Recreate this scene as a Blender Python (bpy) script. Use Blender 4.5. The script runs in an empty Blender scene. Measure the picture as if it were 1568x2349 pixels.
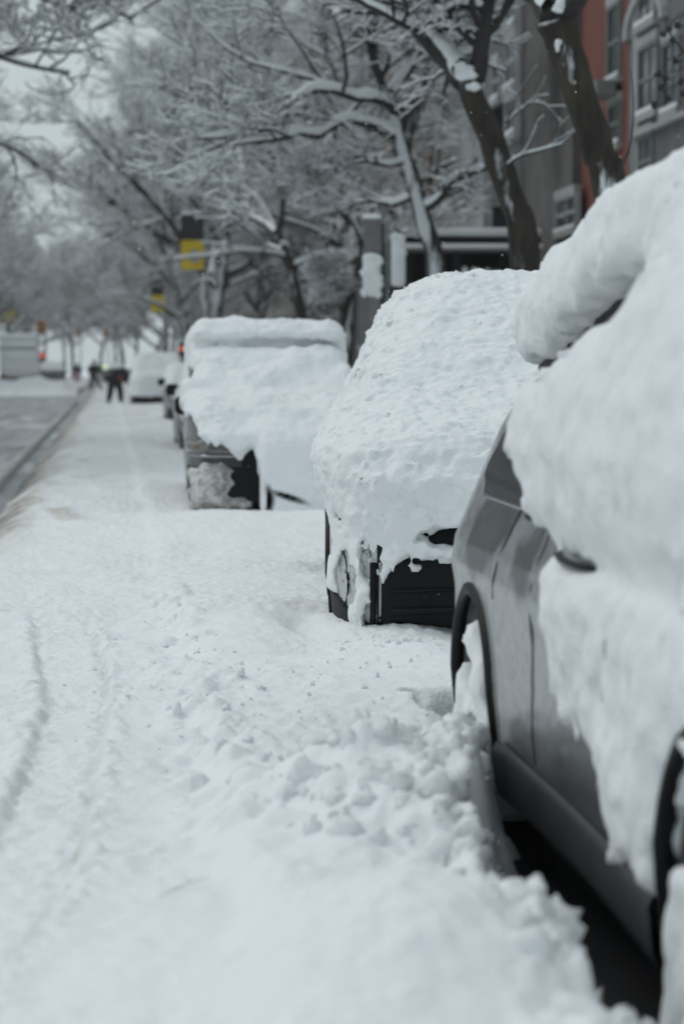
import bpy, math, random
import numpy as np
from mathutils import Vector, Matrix, Euler

random.seed(7)
SC = bpy.context.scene
COL = SC.collection
R = math.radians
f32 = np.float32

# ------------------------------------------------------------------ camera
CAM_H = 1.40
YAW, PITCH = R(5.50), R(3.40)
cam_d = bpy.data.cameras.new('camera')
cam = bpy.data.objects.new('camera', cam_d)
COL.objects.link(cam)
cam.location = (0, 0, CAM_H)
cam.rotation_euler = (R(90) - PITCH, 0, -YAW)
cam_d.sensor_fit = 'VERTICAL'
cam_d.sensor_height = 36.0
cam_d.lens = 85.0
cam_d.clip_start = 0.1
cam_d.clip_end = 3000
cam_d.dof.use_dof = True
cam_d.dof.focus_distance = 10.4
cam_d.dof.aperture_fstop = 2.8
SC.camera = cam
ROT = cam.rotation_euler.to_matrix()
FPX = 2349 / 36 * 85


def ray(x, y):
    return ROT @ Vector(((x - 784) / FPX, -(y - 1174.5) / FPX, -1.0))


def W(x, y, Y):
    """photo point -> world point at street distance Y"""
    d = ray(x, y)
    s = Y / d.y
    return Vector((d.x * s, Y, CAM_H + d.z * s))


def WX(x, y, X):
    d = ray(x, y)
    s = X / d.x
    return Vector((X, d.y * s, CAM_H + d.z * s))


# ------------------------------------------------------------------ object helpers
def tag(o, label=None, cat=None, group=None, kind=None):
    if label: o['label'] = label
    if cat: o['category'] = cat
    if group: o['group'] = group
    if kind: o['kind'] = kind
    return o


def empty(name, loc=(0, 0, 0), rz=0.0):
    o = bpy.data.objects.new(name, None)
    o.empty_display_size = 0.2
    COL.objects.link(o)
    o.location = loc
    o.rotation_euler = (0, 0, rz)
    return o


def mesh_obj(name, verts, faces, mat, parent=None, smooth=True, loc=None):
    """verts (n,3) array, faces (m,k) array or list of arrays"""
    me = bpy.data.meshes.new(name)
    verts = np.asarray(verts, dtype=f32).reshape(-1, 3)
    fl = faces if isinstance(faces, list) else [faces]
    fl = [np.asarray(f, dtype=np.int32) for f in fl if len(f)]
    me.vertices.add(len(verts))
    me.vertices.foreach_set('co', verts.ravel())
    nl = sum(f.size for f in fl)
    npoly = sum(len(f) for f in fl)
    me.loops.add(nl)
    me.polygons.add(npoly)
    me.loops.foreach_set('vertex_index', np.concatenate([f.ravel() for f in fl]))
    tot = np.concatenate([np.full(len(f), f.shape[1], np.int32) for f in fl])
    start = np.concatenate([[0], np.cumsum(tot)[:-1]]).astype(np.int32)
    me.polygons.foreach_set('loop_start', start)
    me.polygons.foreach_set('loop_total', tot)
    me.polygons.foreach_set('use_smooth', np.full(npoly, smooth, dtype=bool))
    me.update(calc_edges=True)
    me.validate()
    if mat: me.materials.append(mat)
    o = bpy.data.objects.new(name, me)
    COL.objects.link(o)
    if parent: o.parent = parent
    if loc: o.location = loc
    return o


class MB:
    """collects boxes, tubes and lathes, links them as one mesh object"""
    def __init__(s):
        s.v = []; s.q = []; s.t = []; s.n = 0

    def add(s, v, q=None, t=None):
        v = np.asarray(v, dtype=f32).reshape(-1, 3)
        if q is not None and len(q): s.q.append(np.asarray(q, np.int32) + s.n)
        if t is not None and len(t): s.t.append(np.asarray(t, np.int32) + s.n)
        s.v.append(v); s.n += len(v)
        return s

    def box(s, a, b, bev=0.0, M=None):
        a = np.array(a, float); b = np.array(b, float)
        lo = np.minimum(a, b); hi = np.maximum(a, b)
        if bev <= 0:
            v = np.array([[x, y, z] for x in (lo[0], hi[0]) for y in (lo[1], hi[1]) for z in (lo[2], hi[2])])
            q = [[0, 1, 3, 2], [4, 6, 7, 5], [0, 4, 5, 1], [2, 3, 7, 6], [0, 2, 6, 4], [1, 5, 7, 3]]
            if M is not None: v = np.array([M @ Vector(p) for p in v])
            return s.add(v, q)
        # bevelled: octagonal-ish lathe through z rings
        bev = min(bev, 0.45 * min(hi - lo))
        def ring(ins, z):
            x0, y0 = lo[:2] + ins; x1, y1 = hi[:2] - ins
            c = bev
            return [[x0 + c, y0, z], [x1 - c, y0, z], [x1, y0 + c, z], [x1, y1 - c, z], [x1 - c, y1, z], [x0 + c, y1, z], [x0, y1 - c, z], [x0, y0 + c, z]]
        rs = [ring(bev * .99, lo[2]), ring(0, lo[2] + bev), ring(0, hi[2] - bev), ring(bev * .99, hi[2])]
        v = np.array(rs).reshape(-1, 3)
        q = []
        for i in range(3):
            for k in range(8):
                q.append([i * 8 + k, i * 8 + (k + 1) % 8, i * 8 + 8 + (k + 1) % 8, i * 8 + 8 + k])
        for o_, rev in ((0, True), (24, False)):
            for f in ([0, 1, 2, 3], [0, 3, 4, 7], [4, 5, 6, 7]):
                g = [o_ + i for i in f]
                q.append(g[::-1] if rev else g)
        if M is not None: v = np.array([M @ Vector(p) for p in v])
        return s.add(v, q)

    def tube(s, pts, rad, sides=6, cap=True):
        P = np.asarray(pts, dtype=float)
        n = len(P)
        r = np.full(n, rad, float) if np.isscalar(rad) else np.asarray(rad, float)
        T = np.gradient(P, axis=0)
        T /= np.linalg.norm(T, axis=1, keepdims=True) + 1e-9
        m = np.abs(T.mean(0))
        up = np.array([0, 0, 1.0]) if m[2] < 0.85 else np.array([1.0, 0, 0])
        A = np.cross(T, up); A /= np.linalg.norm(A, axis=1, keepdims=True) + 1e-9
        B = np.cross(A, T)
        a = np.arange(sides) * 2 * np.pi / sides
        V = P[:, None, :] + r[:, None, None] * (np.cos(a)[None, :, None] * A[:, None, :] + np.sin(a)[None, :, None] * B[:, None, :])
        i = np.arange(n - 1)[:, None] * sides; k = np.arange(sides)[None, :]; k2 = (k + 1) % sides
        q = np.stack([i + k, i + k2, i + sides + k2, i + sides + k], -1).reshape(-1, 4)
        v = V.reshape(-1, 3)
        if cap:
            v = np.concatenate([v, P[:1], P[-1:]])
            c0, c1 = n * sides, n * sides + 1
            kk = np.arange(sides); kk2 = (kk + 1) % sides
            t = np.concatenate([np.stack([kk2, kk, np.full(sides, c0)], -1), np.stack([(n - 1) * sides + kk, (n - 1) * sides + kk2, np.full(sides, c1)], -1)])
            return s.add(v, q, t)
        return s.add(v, q)

    def lathe(s, prof, axis='z', seg=32, center=(0, 0, 0)):
        """prof: list of (r, h)"""
        a = np.arange(seg) * 2 * np.pi / seg
        pr = np.array(prof, float)
        c, sn = np.cos(a), np.sin(a)
        r = pr[:, 0][:, None]; h = np.repeat(pr[:, 1][:, None], seg, 1)
        if axis == 'z': V = np.stack([r * c, r * sn, h], -1)
        elif axis == 'x': V = np.stack([h, r * c, r * sn], -1)
        else: V = np.stack([r * sn, h, r * c], -1)
        n = len(pr)
        i = np.arange(n - 1)[:, None] * seg; k = np.arange(seg)[None, :]; k2 = (k + 1) % seg
        q = np.stack([i + k, i + k2, i + seg + k2, i + seg + k], -1).reshape(-1, 4)
        return s.add(V.reshape(-1, 3) + np.array(center), q)

    def ball(s, c, r, seg=12, rings=8, noise_amp=0.0, seed=0):
        rr = np.array([r, r, r], float) if np.isscalar(r) else np.array(r, float)
        th = np.linspace(0.02, np.pi - 0.02, rings + 1)
        ph = np.arange(seg) * 2 * np.pi / seg
        d = np.stack([np.sin(th)[:, None] * np.cos(ph), np.sin(th)[:, None] * np.sin(ph), np.repeat(np.cos(th)[:, None], seg, 1)], -1)
        k = 1.0
        if noise_amp: k = 1 + noise_amp * fbm(d[..., 0] * 1.7 + seed, d[..., 1] * 1.7, d[..., 2] * 1.7, 2)[..., None]
        V = d * rr * k + np.array(c, float)
        i = np.arange(rings)[:, None] * seg; kk = np.arange(seg)[None, :]; k2 = (kk + 1) % seg
        q = np.stack([i + kk, i + seg + kk, i + seg + k2, i + k2], -1).reshape(-1, 4)
        return s.add(V.reshape(-1, 3), q)

    def build(s, name, mat, parent=None, smooth=True, loc=None):
        fl = []
        if s.q: fl.append(np.concatenate(s.q))
        if s.t: fl.append(np.concatenate(s.t))
        return mesh_obj(name, np.concatenate(s.v), fl, mat, parent, smooth, loc)


# ------------------------------------------------------------------ noise
_rs = np.random.RandomState(11)
_perm = _rs.permutation(512).astype(np.int32)
_perm = np.concatenate([_perm, _perm, _perm])
_grad = _rs.normal(size=(512, 3)).astype(f32)
_grad /= np.linalg.norm(_grad, axis=1, keepdims=True)


def noise3(x, y, z):
    x, y, z = np.broadcast_arrays(np.asarray(x, f32), np.asarray(y, f32), np.asarray(z, f32))
    xi = np.floor(x).astype(np.int32); yi = np.floor(y).astype(np.int32); zi = np.floor(z).astype(np.int32)
    fx = x - xi; fy = y - yi; fz = z - zi
    u = fx * fx * fx * (fx * (fx * 6 - 15) + 10); v = fy * fy * fy * (fy * (fy * 6 - 15) + 10); w = fz * fz * fz * (fz * (fz * 6 - 15) + 10)
    def g(i, j, k):
        h = _perm[_perm[_perm[(xi + i) & 511] + ((yi + j) & 511)] + ((zi + k) & 511)]
        gr = _grad[h]
        return gr[..., 0] * (fx - i) + gr[..., 1] * (fy - j) + gr[..., 2] * (fz - k)
    l = lambda a, b, t: a + (b - a) * t
    return l(l(l(g(0, 0, 0), g(1, 0, 0), u), l(g(0, 1, 0), g(1, 1, 0), u), v), l(l(g(0, 0, 1), g(1, 0, 1), u), l(g(0, 1, 1), g(1, 1, 1), u), v), w) * 1.5


def fbm(x, y, z, oct=3, gain=0.5):
    s = 0; a = 1.0; fr = 1.0
    for i in range(oct):
        s = s + a * noise3(x * fr + 17.3 * i, y * fr - 9.1 * i, z * fr + 5.7 * i)
        a *= gain; fr *= 2.03
    return s


def worley2(x, y, seed=0):
    """distance to the nearest scattered point, and a random value of that point"""
    x = np.asarray(x, f32); y = np.asarray(y, f32)
    xi = np.floor(x).astype(np.int32); yi = np.floor(y).astype(np.int32)
    best = np.full(x.shape, 9.0, f32); val = np.zeros(x.shape, f32)
    tx = np.random.RandomState(seed + 5).rand(512, 3).astype(f32)
    for i in (-1, 0, 1):
        for j in (-1, 0, 1):
            h = _perm[_perm[(xi + i) & 511] + ((yi + j) & 511)]
            d = np.sqrt((xi + i + tx[h, 0] - x) ** 2 + (yi + j + tx[h, 1] - y) ** 2)
            m = d < best
            best = np.where(m, d, best); val = np.where(m, tx[h, 2], val)
    return best, val


def worley3(x, y, z):
    x = np.asarray(x, f32); y = np.asarray(y, f32); z = np.asarray(z, f32)
    xi = np.floor(x).astype(np.int32); yi = np.floor(y).astype(np.int32); zi = np.floor(z).astype(np.int32)
    best = np.full(x.shape, 9.0, f32)
    tx = np.random.RandomState(3).rand(512, 3).astype(f32)
    for i in (-1, 0, 1):
        for j in (-1, 0, 1):
            for k in (-1, 0, 1):
                h = _perm[_perm[_perm[(xi + i) & 511] + ((yi + j) & 511)] + ((zi + k) & 511)]
                d = (xi + i + tx[h, 0] - x) ** 2 + (yi + j + tx[h, 1] - y) ** 2 + (zi + k + tx[h, 2] - z) ** 2
                best = np.minimum(best, d)
    return np.sqrt(best)


def sstep(a, b, x):
    t = np.clip((x - a) / (b - a), 0, 1)
    return t * t * (3 - 2 * t)


def smax(a, b, k):
    h = np.maximum(k - np.abs(a - b), 0) / k
    return np.maximum(a, b) + h * h * k * 0.25


def smin(a, b, k):
    return -smax(-a, -b, k)


def poly_sdf(px, py, P):
    """signed distance to a polygon, negative inside"""
    P = np.array(P, float)
    d = np.full(px.shape, 1e9); s = np.ones(px.shape)
    n = len(P)
    j = n - 1
    for i in range(n):
        ex, ey = P[j] - P[i]
        wx = px - P[i, 0]; wy = py - P[i, 1]
        t = np.clip((wx * ex + wy * ey) / (ex * ex + ey * ey + 1e-12), 0, 1)
        bx = wx - ex * t; by = wy - ey * t
        d = np.minimum(d, bx * bx + by * by)
        c1 = py >= P[i, 1]; c2 = py < P[j, 1]; c3 = ex * wy > ey * wx
        flip = (c1 & c2 & c3) | (~c1 & ~c2 & ~c3)
        s = np.where(flip, -s, s)
        j = i
    return (s * np.sqrt(d)).astype(f32)


def surface_nets(vol, origin, h):
    ins = vol < 0
    c = [ins[i:ins.shape[0] - 1 + i, j:ins.shape[1] - 1 + j, k:ins.shape[2] - 1 + k] for i in (0, 1) for j in (0, 1) for k in (0, 1)]
    cnt = sum(a.astype(np.int8) for a in c)
    act = (cnt > 0) & (cnt < 8)
    ci, cj, ck = np.nonzero(act)
    n = len(ci)
    idx = np.full(act.shape, -1, np.int32); idx[ci, cj, ck] = np.arange(n)
    val = {}
    for i in (0, 1):
        for j in (0, 1):
            for k in (0, 1):
                val[(i, j, k)] = vol[ci + i, cj + j, ck + k]
    acc = np.zeros((n, 3), f32); num = np.zeros(n, f32)
    cs = list(val)
    for a in cs:
        for ax in range(3):
            if a[ax] == 0:
                b = list(a); b[ax] = 1; b = tuple(b)
                va, vb = val[a], val[b]
                m = (va < 0) != (vb < 0)
                t = np.where(m, va / np.where(m, va - vb, 1), 0)
                p = np.array(a, f32)[None, :].repeat(n, 0)
                p[:, ax] = t
                acc += p * m[:, None]; num += m
    v = (acc / num[:, None] + np.stack([ci, cj, ck], 1)) * h + np.array(origin, f32)
    faces = []
    for ax in range(3):
        sl0 = [slice(None)] * 3; sl1 = [slice(None)] * 3
        sl0[ax] = slice(0, -1); sl1[ax] = slice(1, None)
        e = ins[tuple(sl0)] != ins[tuple(sl1)]
        sg = ins[tuple(sl0)]
        o1, o2 = [(1, 2), (2, 0), (0, 1)][ax]
        ii = np.nonzero(e)
        p = np.stack(ii, 1)
        ok = (p[:, o1] > 0) & (p[:, o2] > 0) & (p[:, o1] < vol.shape[o1] - 1) & (p[:, o2] < vol.shape[o2] - 1)
        p = p[ok]; s_ = sg[ii][ok]
        def cell(d1, d2):
            q = p.copy(); q[:, o1] -= d1; q[:, o2] -= d2
            return idx[q[:, 0], q[:, 1], q[:, 2]]
        f = np.stack([cell(1, 1), cell(0, 1), cell(0, 0), cell(1, 0)], 1)
        f = np.where(s_[:, None], f, f[:, ::-1])
        faces.append(f)
    return v, np.concatenate(faces)


# ------------------------------------------------------------------ materials
def new_mat(name):
    m = bpy.data.materials.new(name)
    m.use_nodes = True
    nt = m.node_tree
    return m, nt, nt.nodes['Principled BSDF']


def N(nt, t, **kw):
    n = nt.nodes.new(t)
    for k, v in kw.items(): setattr(n, k, v)
    return n


def mat_plain(name, col, rough=0.6, metal=0.0, var=0.12, scale=8.0, bump=0.0, coat=0.0, spec=0.5):
    """base colour with mild procedural wear variation"""
    m, nt, b = new_mat(name)
    tc = N(nt, 'ShaderNodeTexCoord')
    nz = N(nt, 'ShaderNodeTexNoise'); nz.inputs['Scale'].default_value = scale; nz.inputs['Detail'].default_value = 4
    nt.links.new(tc.outputs['Object'], nz.inputs['Vector'])
    cr = N(nt, 'ShaderNodeValToRGB')
    cr.color_ramp.elements[0].position = .3; cr.color_ramp.elements[1].position = .7
    cr.color_ramp.elements[0].color = tuple(c * (1 - var) for c in col) + (1,)
    cr.color_ramp.elements[1].color = tuple(min(1, c * (1 + var)) for c in col) + (1,)
    nt.links.new(nz.outputs['Fac'], cr.inputs['Fac'])
    nt.links.new(cr.outputs['Color'], b.inputs['Base Color'])
    b.inputs['Roughness'].default_value = rough
    b.inputs['Metallic'].default_value = metal
    b.inputs['Coat Weight'].default_value = coat
    b.inputs['Specular IOR Level'].default_value = spec
    if bump:
        bp = N(nt, 'ShaderNodeBump'); bp.inputs['Strength'].default_value = bump; bp.inputs['Distance'].default_value = .02
        nt.links.new(nz.outputs['Fac'], bp.inputs['Height']); nt.links.new(bp.outputs['Normal'], b.inputs['Normal'])
    return m


def mat_snow(name, col=(.87, .885, .895), b1=(60, .25, .006), b2=(14, .25, .02), dirt_shade=False, sss=0.0):
    m, nt, b = new_mat(name)
    geo = N(nt, 'ShaderNodeNewGeometry')
    n1 = N(nt, 'ShaderNodeTexNoise'); n1.inputs['Scale'].default_value = b1[0]; n1.inputs['Detail'].default_value = 5; n1.inputs['Roughness'].default_value = .6
    n2 = N(nt, 'ShaderNodeTexNoise'); n2.inputs['Scale'].default_value = b2[0]; n2.inputs['Detail'].default_value = 4
    for n in (n1, n2): nt.links.new(geo.outputs['Position'], n.inputs['Vector'])
    p1 = N(nt, 'ShaderNodeBump'); p1.inputs['Strength'].default_value = b1[1]; p1.inputs['Distance'].default_value = b1[2] * 4
    p2 = N(nt, 'ShaderNodeBump'); p2.inputs['Strength'].default_value = b2[1]; p2.inputs['Distance'].default_value = b2[2] * 2
    nt.links.new(n1.outputs['Fac'], p1.inputs['Height']); nt.links.new(n2.outputs['Fac'], p2.inputs['Height'])
    nt.links.new(p2.outputs['Normal'], p1.inputs['Normal']); nt.links.new(p1.outputs['Normal'], b.inputs['Normal'])
    b.inputs['Roughness'].default_value = .75
    b.inputs['Specular IOR Level'].default_value = .25
    b.inputs['Base Color'].default_value = col + (1,)
    if sss:
        b.inputs['Subsurface Weight'].default_value = sss
        b.inputs['Subsurface Radius'].default_value = (.02, .023, .026)
        b.inputs['Subsurface Scale'].default_value = .6
    if dirt_shade:
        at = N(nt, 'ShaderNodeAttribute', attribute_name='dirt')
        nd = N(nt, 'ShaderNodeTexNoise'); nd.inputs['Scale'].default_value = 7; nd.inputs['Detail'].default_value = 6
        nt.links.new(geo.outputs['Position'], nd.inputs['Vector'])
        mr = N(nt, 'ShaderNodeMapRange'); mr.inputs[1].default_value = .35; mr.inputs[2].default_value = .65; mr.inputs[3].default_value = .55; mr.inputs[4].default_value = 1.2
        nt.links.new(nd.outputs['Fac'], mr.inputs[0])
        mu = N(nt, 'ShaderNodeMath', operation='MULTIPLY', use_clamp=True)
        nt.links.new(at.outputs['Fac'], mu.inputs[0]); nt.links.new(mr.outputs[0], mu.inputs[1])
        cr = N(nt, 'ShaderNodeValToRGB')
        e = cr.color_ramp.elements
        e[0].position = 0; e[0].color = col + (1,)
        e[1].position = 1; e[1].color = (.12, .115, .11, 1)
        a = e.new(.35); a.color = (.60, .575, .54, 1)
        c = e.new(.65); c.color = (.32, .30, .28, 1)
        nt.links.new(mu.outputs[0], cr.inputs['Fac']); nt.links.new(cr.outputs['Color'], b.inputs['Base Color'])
    return m


def mat_emit(name, col, s):
    m, nt, b = new_mat(name)
    b.inputs['Base Color'].default_value = col + (1,)
    b.inputs['Emission Color'].default_value = col + (1,)
    b.inputs['Emission Strength'].default_value = s
    return m


def mat_bark(name, c1, c2, scale=9.0, wind=None):
    m, nt, b = new_mat(name)
    geo = N(nt, 'ShaderNodeNewGeometry')
    mp = N(nt, 'ShaderNodeMapping'); mp.inputs['Scale'].default_value = (1, 1, .25)
    nz = N(nt, 'ShaderNodeTexNoise'); nz.inputs['Scale'].default_value = scale; nz.inputs['Detail'].default_value = 6; nz.inputs['Roughness'].default_value = .65
    nt.links.new(geo.outputs['Position'], mp.inputs['Vector']); nt.links.new(mp.outputs[0], nz.inputs['Vector'])
    cr = N(nt, 'ShaderNodeValToRGB'); e = cr.color_ramp.elements
    e[0].position = .35; e[0].color = c1 + (1,); e[1].position = .68; e[1].color = c2 + (1,)
    nt.links.new(nz.outputs['Fac'], cr.inputs['Fac'])
    if wind:
        # snow driven into the bark on the weather side, broken up by the bark itself
        dp = N(nt, 'ShaderNodeVectorMath', operation='DOT_PRODUCT'); dp.inputs[1].default_value = (-.45, -.80, .40)
        nt.links.new(geo.outputs['Normal'], dp.inputs[0])
        n2 = N(nt, 'ShaderNodeTexNoise'); n2.inputs['Scale'].default_value = 3.0; n2.inputs['Detail'].default_value = 7; n2.inputs['Roughness'].default_value = .7
        nt.links.new(mp.outputs[0], n2.inputs['Vector'])
        ma = N(nt, 'ShaderNodeMath', operation='MULTIPLY_ADD'); ma.inputs[1].default_value = 2.2
        nt.links.new(n2.outputs['Fac'], ma.inputs[0]); nt.links.new(dp.outputs['Value'], ma.inputs[2])
        mr = N(nt, 'ShaderNodeMapRange'); mr.inputs[1].default_value = wind; mr.inputs[2].default_value = wind + .22
        nt.links.new(ma.outputs[0], mr.inputs[0])
        mx = N(nt, 'ShaderNodeMixRGB'); mx.inputs[2].default_value = (.62, .64, .66, 1)
        nt.links.new(mr.outputs[0], mx.inputs['Fac']); nt.links.new(cr.outputs['Color'], mx.inputs[1])
        nt.links.new(mx.outputs[0], b.inputs['Base Color'])
    else:
        nt.links.new(cr.outputs['Color'], b.inputs['Base Color'])
    bp = N(nt, 'ShaderNodeBump'); bp.inputs['Strength'].default_value = .7; bp.inputs['Distance'].default_value = .03
    nt.links.new(nz.outputs['Fac'], bp.inputs['Height']); nt.links.new(bp.outputs['Normal'], b.inputs['Normal'])
    b.inputs['Roughness'].default_value = .9
    return m


def mat_brick(name, c1, c2, mortar, s=1.0):
    m, nt, b = new_mat(name)
    geo = N(nt, 'ShaderNodeNewGeometry')
    sep = N(nt, 'ShaderNodeSeparateXYZ'); nt.links.new(geo.outputs['Position'], sep.inputs[0])
    ad = N(nt, 'ShaderNodeMath', operation='ADD'); nt.links.new(sep.outputs['X'], ad.inputs[0]); nt.links.new(sep.outputs['Y'], ad.inputs[1])
    cm = N(nt, 'ShaderNodeCombineXYZ'); nt.links.new(ad.outputs[0], cm.inputs[0]); nt.links.new(sep.outputs['Z'], cm.inputs[1])
    br = N(nt, 'ShaderNodeTexBrick'); br.inputs['Scale'].default_value = s
    br.inputs['Brick Width'].default_value = .24; br.inputs['Row Height'].default_value = .08; br.inputs['Mortar Size'].default_value = .008
    br.inputs['Color1'].default_value = c1 + (1,); br.inputs['Color2'].default_value = c2 + (1,); br.inputs['Mortar'].default_value = mortar + (1,)
    nt.links.new(cm.outputs[0], br.inputs['Vector'])
    nz = N(nt, 'ShaderNodeTexNoise'); nz.inputs['Scale'].default_value = .8; nz.inputs['Detail'].default_value = 5
    nt.links.new(geo.outputs['Position'], nz.inputs['Vector'])
    mx = N(nt, 'ShaderNodeMixRGB', blend_type='MULTIPLY'); mx.inputs['Fac'].default_value = .6
    cr = N(nt, 'ShaderNodeValToRGB'); cr.color_ramp.elements[0].position = .3; cr.color_ramp.elements[1].position = .7
    cr.color_ramp.elements[0].color = (.6, .6, .6, 1); cr.color_ramp.elements[1].color = (1.1, 1.1, 1.1, 1)
    nt.links.new(nz.outputs['Fac'], cr.inputs['Fac']); nt.links.new(br.outputs['Color'], mx.inputs[1]); nt.links.new(cr.outputs['Color'], mx.inputs[2])
    nt.links.new(mx.outputs[0], b.inputs['Base Color'])
    b.inputs['Roughness'].default_value = .85
    return m


M = {}
M['snow_ground'] = mat_snow('ground snow', b1=(75, .5, .004), b2=(16, .3, .012), dirt_shade=True)
M['snow_car'] = mat_snow('fresh snow on cars', b1=(95, .5, .004), b2=(30, .4, .008))
M['snow_tree'] = mat_snow('snow on branches', col=(.80, .82, .83), b1=(40, .2, .006), b2=(8, .2, .02))
M['asphalt'] = None
M['paint_grey'] = mat_plain('grey car paint', (.20, .205, .21), .34, .35, .12, 3.0, coat=.3)


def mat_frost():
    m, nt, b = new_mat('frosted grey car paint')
    at = N(nt, 'ShaderNodeAttribute', attribute_name='wet')  # wet patches plus the ground reflection painted on the lower doors
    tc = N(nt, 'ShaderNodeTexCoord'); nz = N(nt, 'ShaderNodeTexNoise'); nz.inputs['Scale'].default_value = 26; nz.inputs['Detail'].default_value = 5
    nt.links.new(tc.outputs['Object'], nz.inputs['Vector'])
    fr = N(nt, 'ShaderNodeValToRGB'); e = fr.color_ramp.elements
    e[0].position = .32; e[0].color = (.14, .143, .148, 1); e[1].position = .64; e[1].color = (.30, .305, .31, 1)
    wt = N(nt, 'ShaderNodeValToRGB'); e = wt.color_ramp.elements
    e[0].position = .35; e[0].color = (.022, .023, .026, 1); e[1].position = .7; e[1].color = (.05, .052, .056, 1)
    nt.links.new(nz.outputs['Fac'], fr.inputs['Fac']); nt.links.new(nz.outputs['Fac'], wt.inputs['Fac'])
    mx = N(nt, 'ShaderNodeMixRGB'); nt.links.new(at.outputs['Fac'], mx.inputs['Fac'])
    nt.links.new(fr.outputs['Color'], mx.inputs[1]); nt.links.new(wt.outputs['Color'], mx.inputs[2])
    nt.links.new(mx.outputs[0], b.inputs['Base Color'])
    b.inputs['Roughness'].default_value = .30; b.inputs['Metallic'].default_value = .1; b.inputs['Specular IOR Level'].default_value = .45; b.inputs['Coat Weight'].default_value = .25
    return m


def mat_speckled(name, base, spot, s1, s2, thr, rough=.35):
    m, nt, b = new_mat(name)
    tc = N(nt, 'ShaderNodeTexCoord')
    n1 = N(nt, 'ShaderNodeTexNoise'); n1.inputs['Scale'].default_value = s1; n1.inputs['Detail'].default_value = 6; n1.inputs['Roughness'].default_value = .7
    n2 = N(nt, 'ShaderNodeTexNoise'); n2.inputs['Scale'].default_value = s2; n2.inputs['Detail'].default_value = 3
    for n in (n1, n2): nt.links.new(tc.outputs['Object'], n.inputs['Vector'])
    ad = N(nt, 'ShaderNodeMath', operation='MULTIPLY_ADD'); ad.inputs[1].default_value = .5
    nt.links.new(n2.outputs['Fac'], ad.inputs[0]); nt.links.new(n1.outputs['Fac'], ad.inputs[2])
    cr = N(nt, 'ShaderNodeValToRGB'); e = cr.color_ramp.elements
    e[0].position = thr - .04; e[0].color = base + (1,); e[1].position = thr + .06; e[1].color = spot + (1,)
    nt.links.new(ad.outputs[0], cr.inputs['Fac']); nt.links.new(cr.outputs['Color'], b.inputs['Base Color'])
    b.inputs['Roughness'].default_value = rough
    return m


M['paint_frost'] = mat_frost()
M['snow_dirty'] = mat_speckled('grey slushy snow', (.60, .597, .585), (.33, .315, .30), 13, 4, .74, .85)
M['paint_silver'] = mat_speckled('splashed silver car paint', (.50, .51, .515), (.03, .032, .034), 34, 5, .86)
M['paint_black'] = mat_plain('black car paint', (.02, .021, .023), .3, .0, .2, 4.0, coat=.4)
M['paint_dark'] = mat_plain('dark grey car paint', (.07, .072, .078), .35, .2, .2, 4.0, coat=.3)
M['paint_white'] = mat_plain('white car paint', (.80, .81, .81), .35, 0, .08, 4.0, coat=.3)
M['plastic'] = mat_plain('black plastic trim', (.006, .0065, .007), .5, 0, .3, 12.0, .1, spec=.18)
M['plastic_grey'] = mat_plain('grey sill cladding', (.022, .023, .025), .5, 0, .3, 9.0, .1)
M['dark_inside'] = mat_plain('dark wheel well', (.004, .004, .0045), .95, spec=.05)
M['glass'] = mat_plain('dark window glass', (.02, .023, .027), .08, 0, .3, 2.0)
M['rubber'] = mat_plain('tyre rubber', (.02, .02, .021), .8, 0, .2, 20)
M['rim'] = mat_plain('alloy rim', (.28, .285, .29), .35, .7, .2, 10)
M['chrome'] = mat_plain('dull chrome', (.35, .35, .36), .25, .9, .1, 10)
M['lens'] = mat_plain('headlight lens', (.18, .17, .16), .12, .2, .3, 20)
M['amber'] = mat_plain('amber marker', (.16, .05, .02), .2, 0, .2, 20)
M['bark'] = mat_bark('brown bark', (.011, .009, .007), (.048, .040, .026), wind=2.05)
M['bark_grey'] = mat_bark('grey bark', (.015, .013, .012), (.06, .054, .048), wind=1.80)
M['twig'] = mat_bark('twig bark', (.014, .013, .0125), (.045, .041, .039), 4)
M['brick'] = mat_brick('red brick', (.20, .036, .017), (.155, .03, .016), (.14, .085, .06))
M['brick_brown'] = mat_brick('brown brick', (.20, .12, .09), (.15, .095, .075), (.2, .18, .16))
M['brick_tan'] = mat_brick('tan brick', (.26, .235, .205), (.22, .2, .175), (.28, .26, .24))
M['stone'] = mat_plain('grey stone', (.13, .13, .129), .85, 0, .25, 1.5, .2)
M['stone_pale'] = mat_plain('pale limestone', (.33, .335, .33), .85, 0, .18, 1.5, .2)
M['stone_brown'] = mat_plain('brownstone', (.105, .096, .092), .85, 0, .25, 1.5, .2)
M['trim'] = mat_plain('pale window trim', (.34, .35, .35), .6, 0, .12, 6)
M['trim_grey'] = mat_plain('grey green window trim', (.17, .185, .18), .6, 0, .12, 6)
M['metal_grey'] = mat_plain('galvanised post', (.22, .23, .235), .5, .3, .2, 10)
M['metal_green'] = mat_plain('dark green post', (.03, .055, .055), .5, .1, .2, 10)
M['sign_back'] = mat_plain('brown grey sign back', (.16, .155, .155), .5, .2, .15, 10)
M['banner_dark'] = mat_plain('charcoal banner cloth', (.018, .015, .019), .8, 0, .4, 5)
M['banner_yellow'] = mat_plain('yellow banner cloth', (.62, .46, .02), .8, 0, .1, 5)
M['signal'] = mat_plain('yellow orange signal paint', (.55, .24, .05), .5, 0, .15, 8)
M['cloth_black'] = mat_plain('black winter cloth', (.012, .012, .014), .9, 0, .3, 20)
M['cloth_navy'] = mat_plain('dark navy cloth', (.02, .022, .03), .9, 0, .3, 20)
M['cloth_pink'] = mat_plain('pink cloth', (.40, .12, .25), .9, 0, .2, 20)
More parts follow.
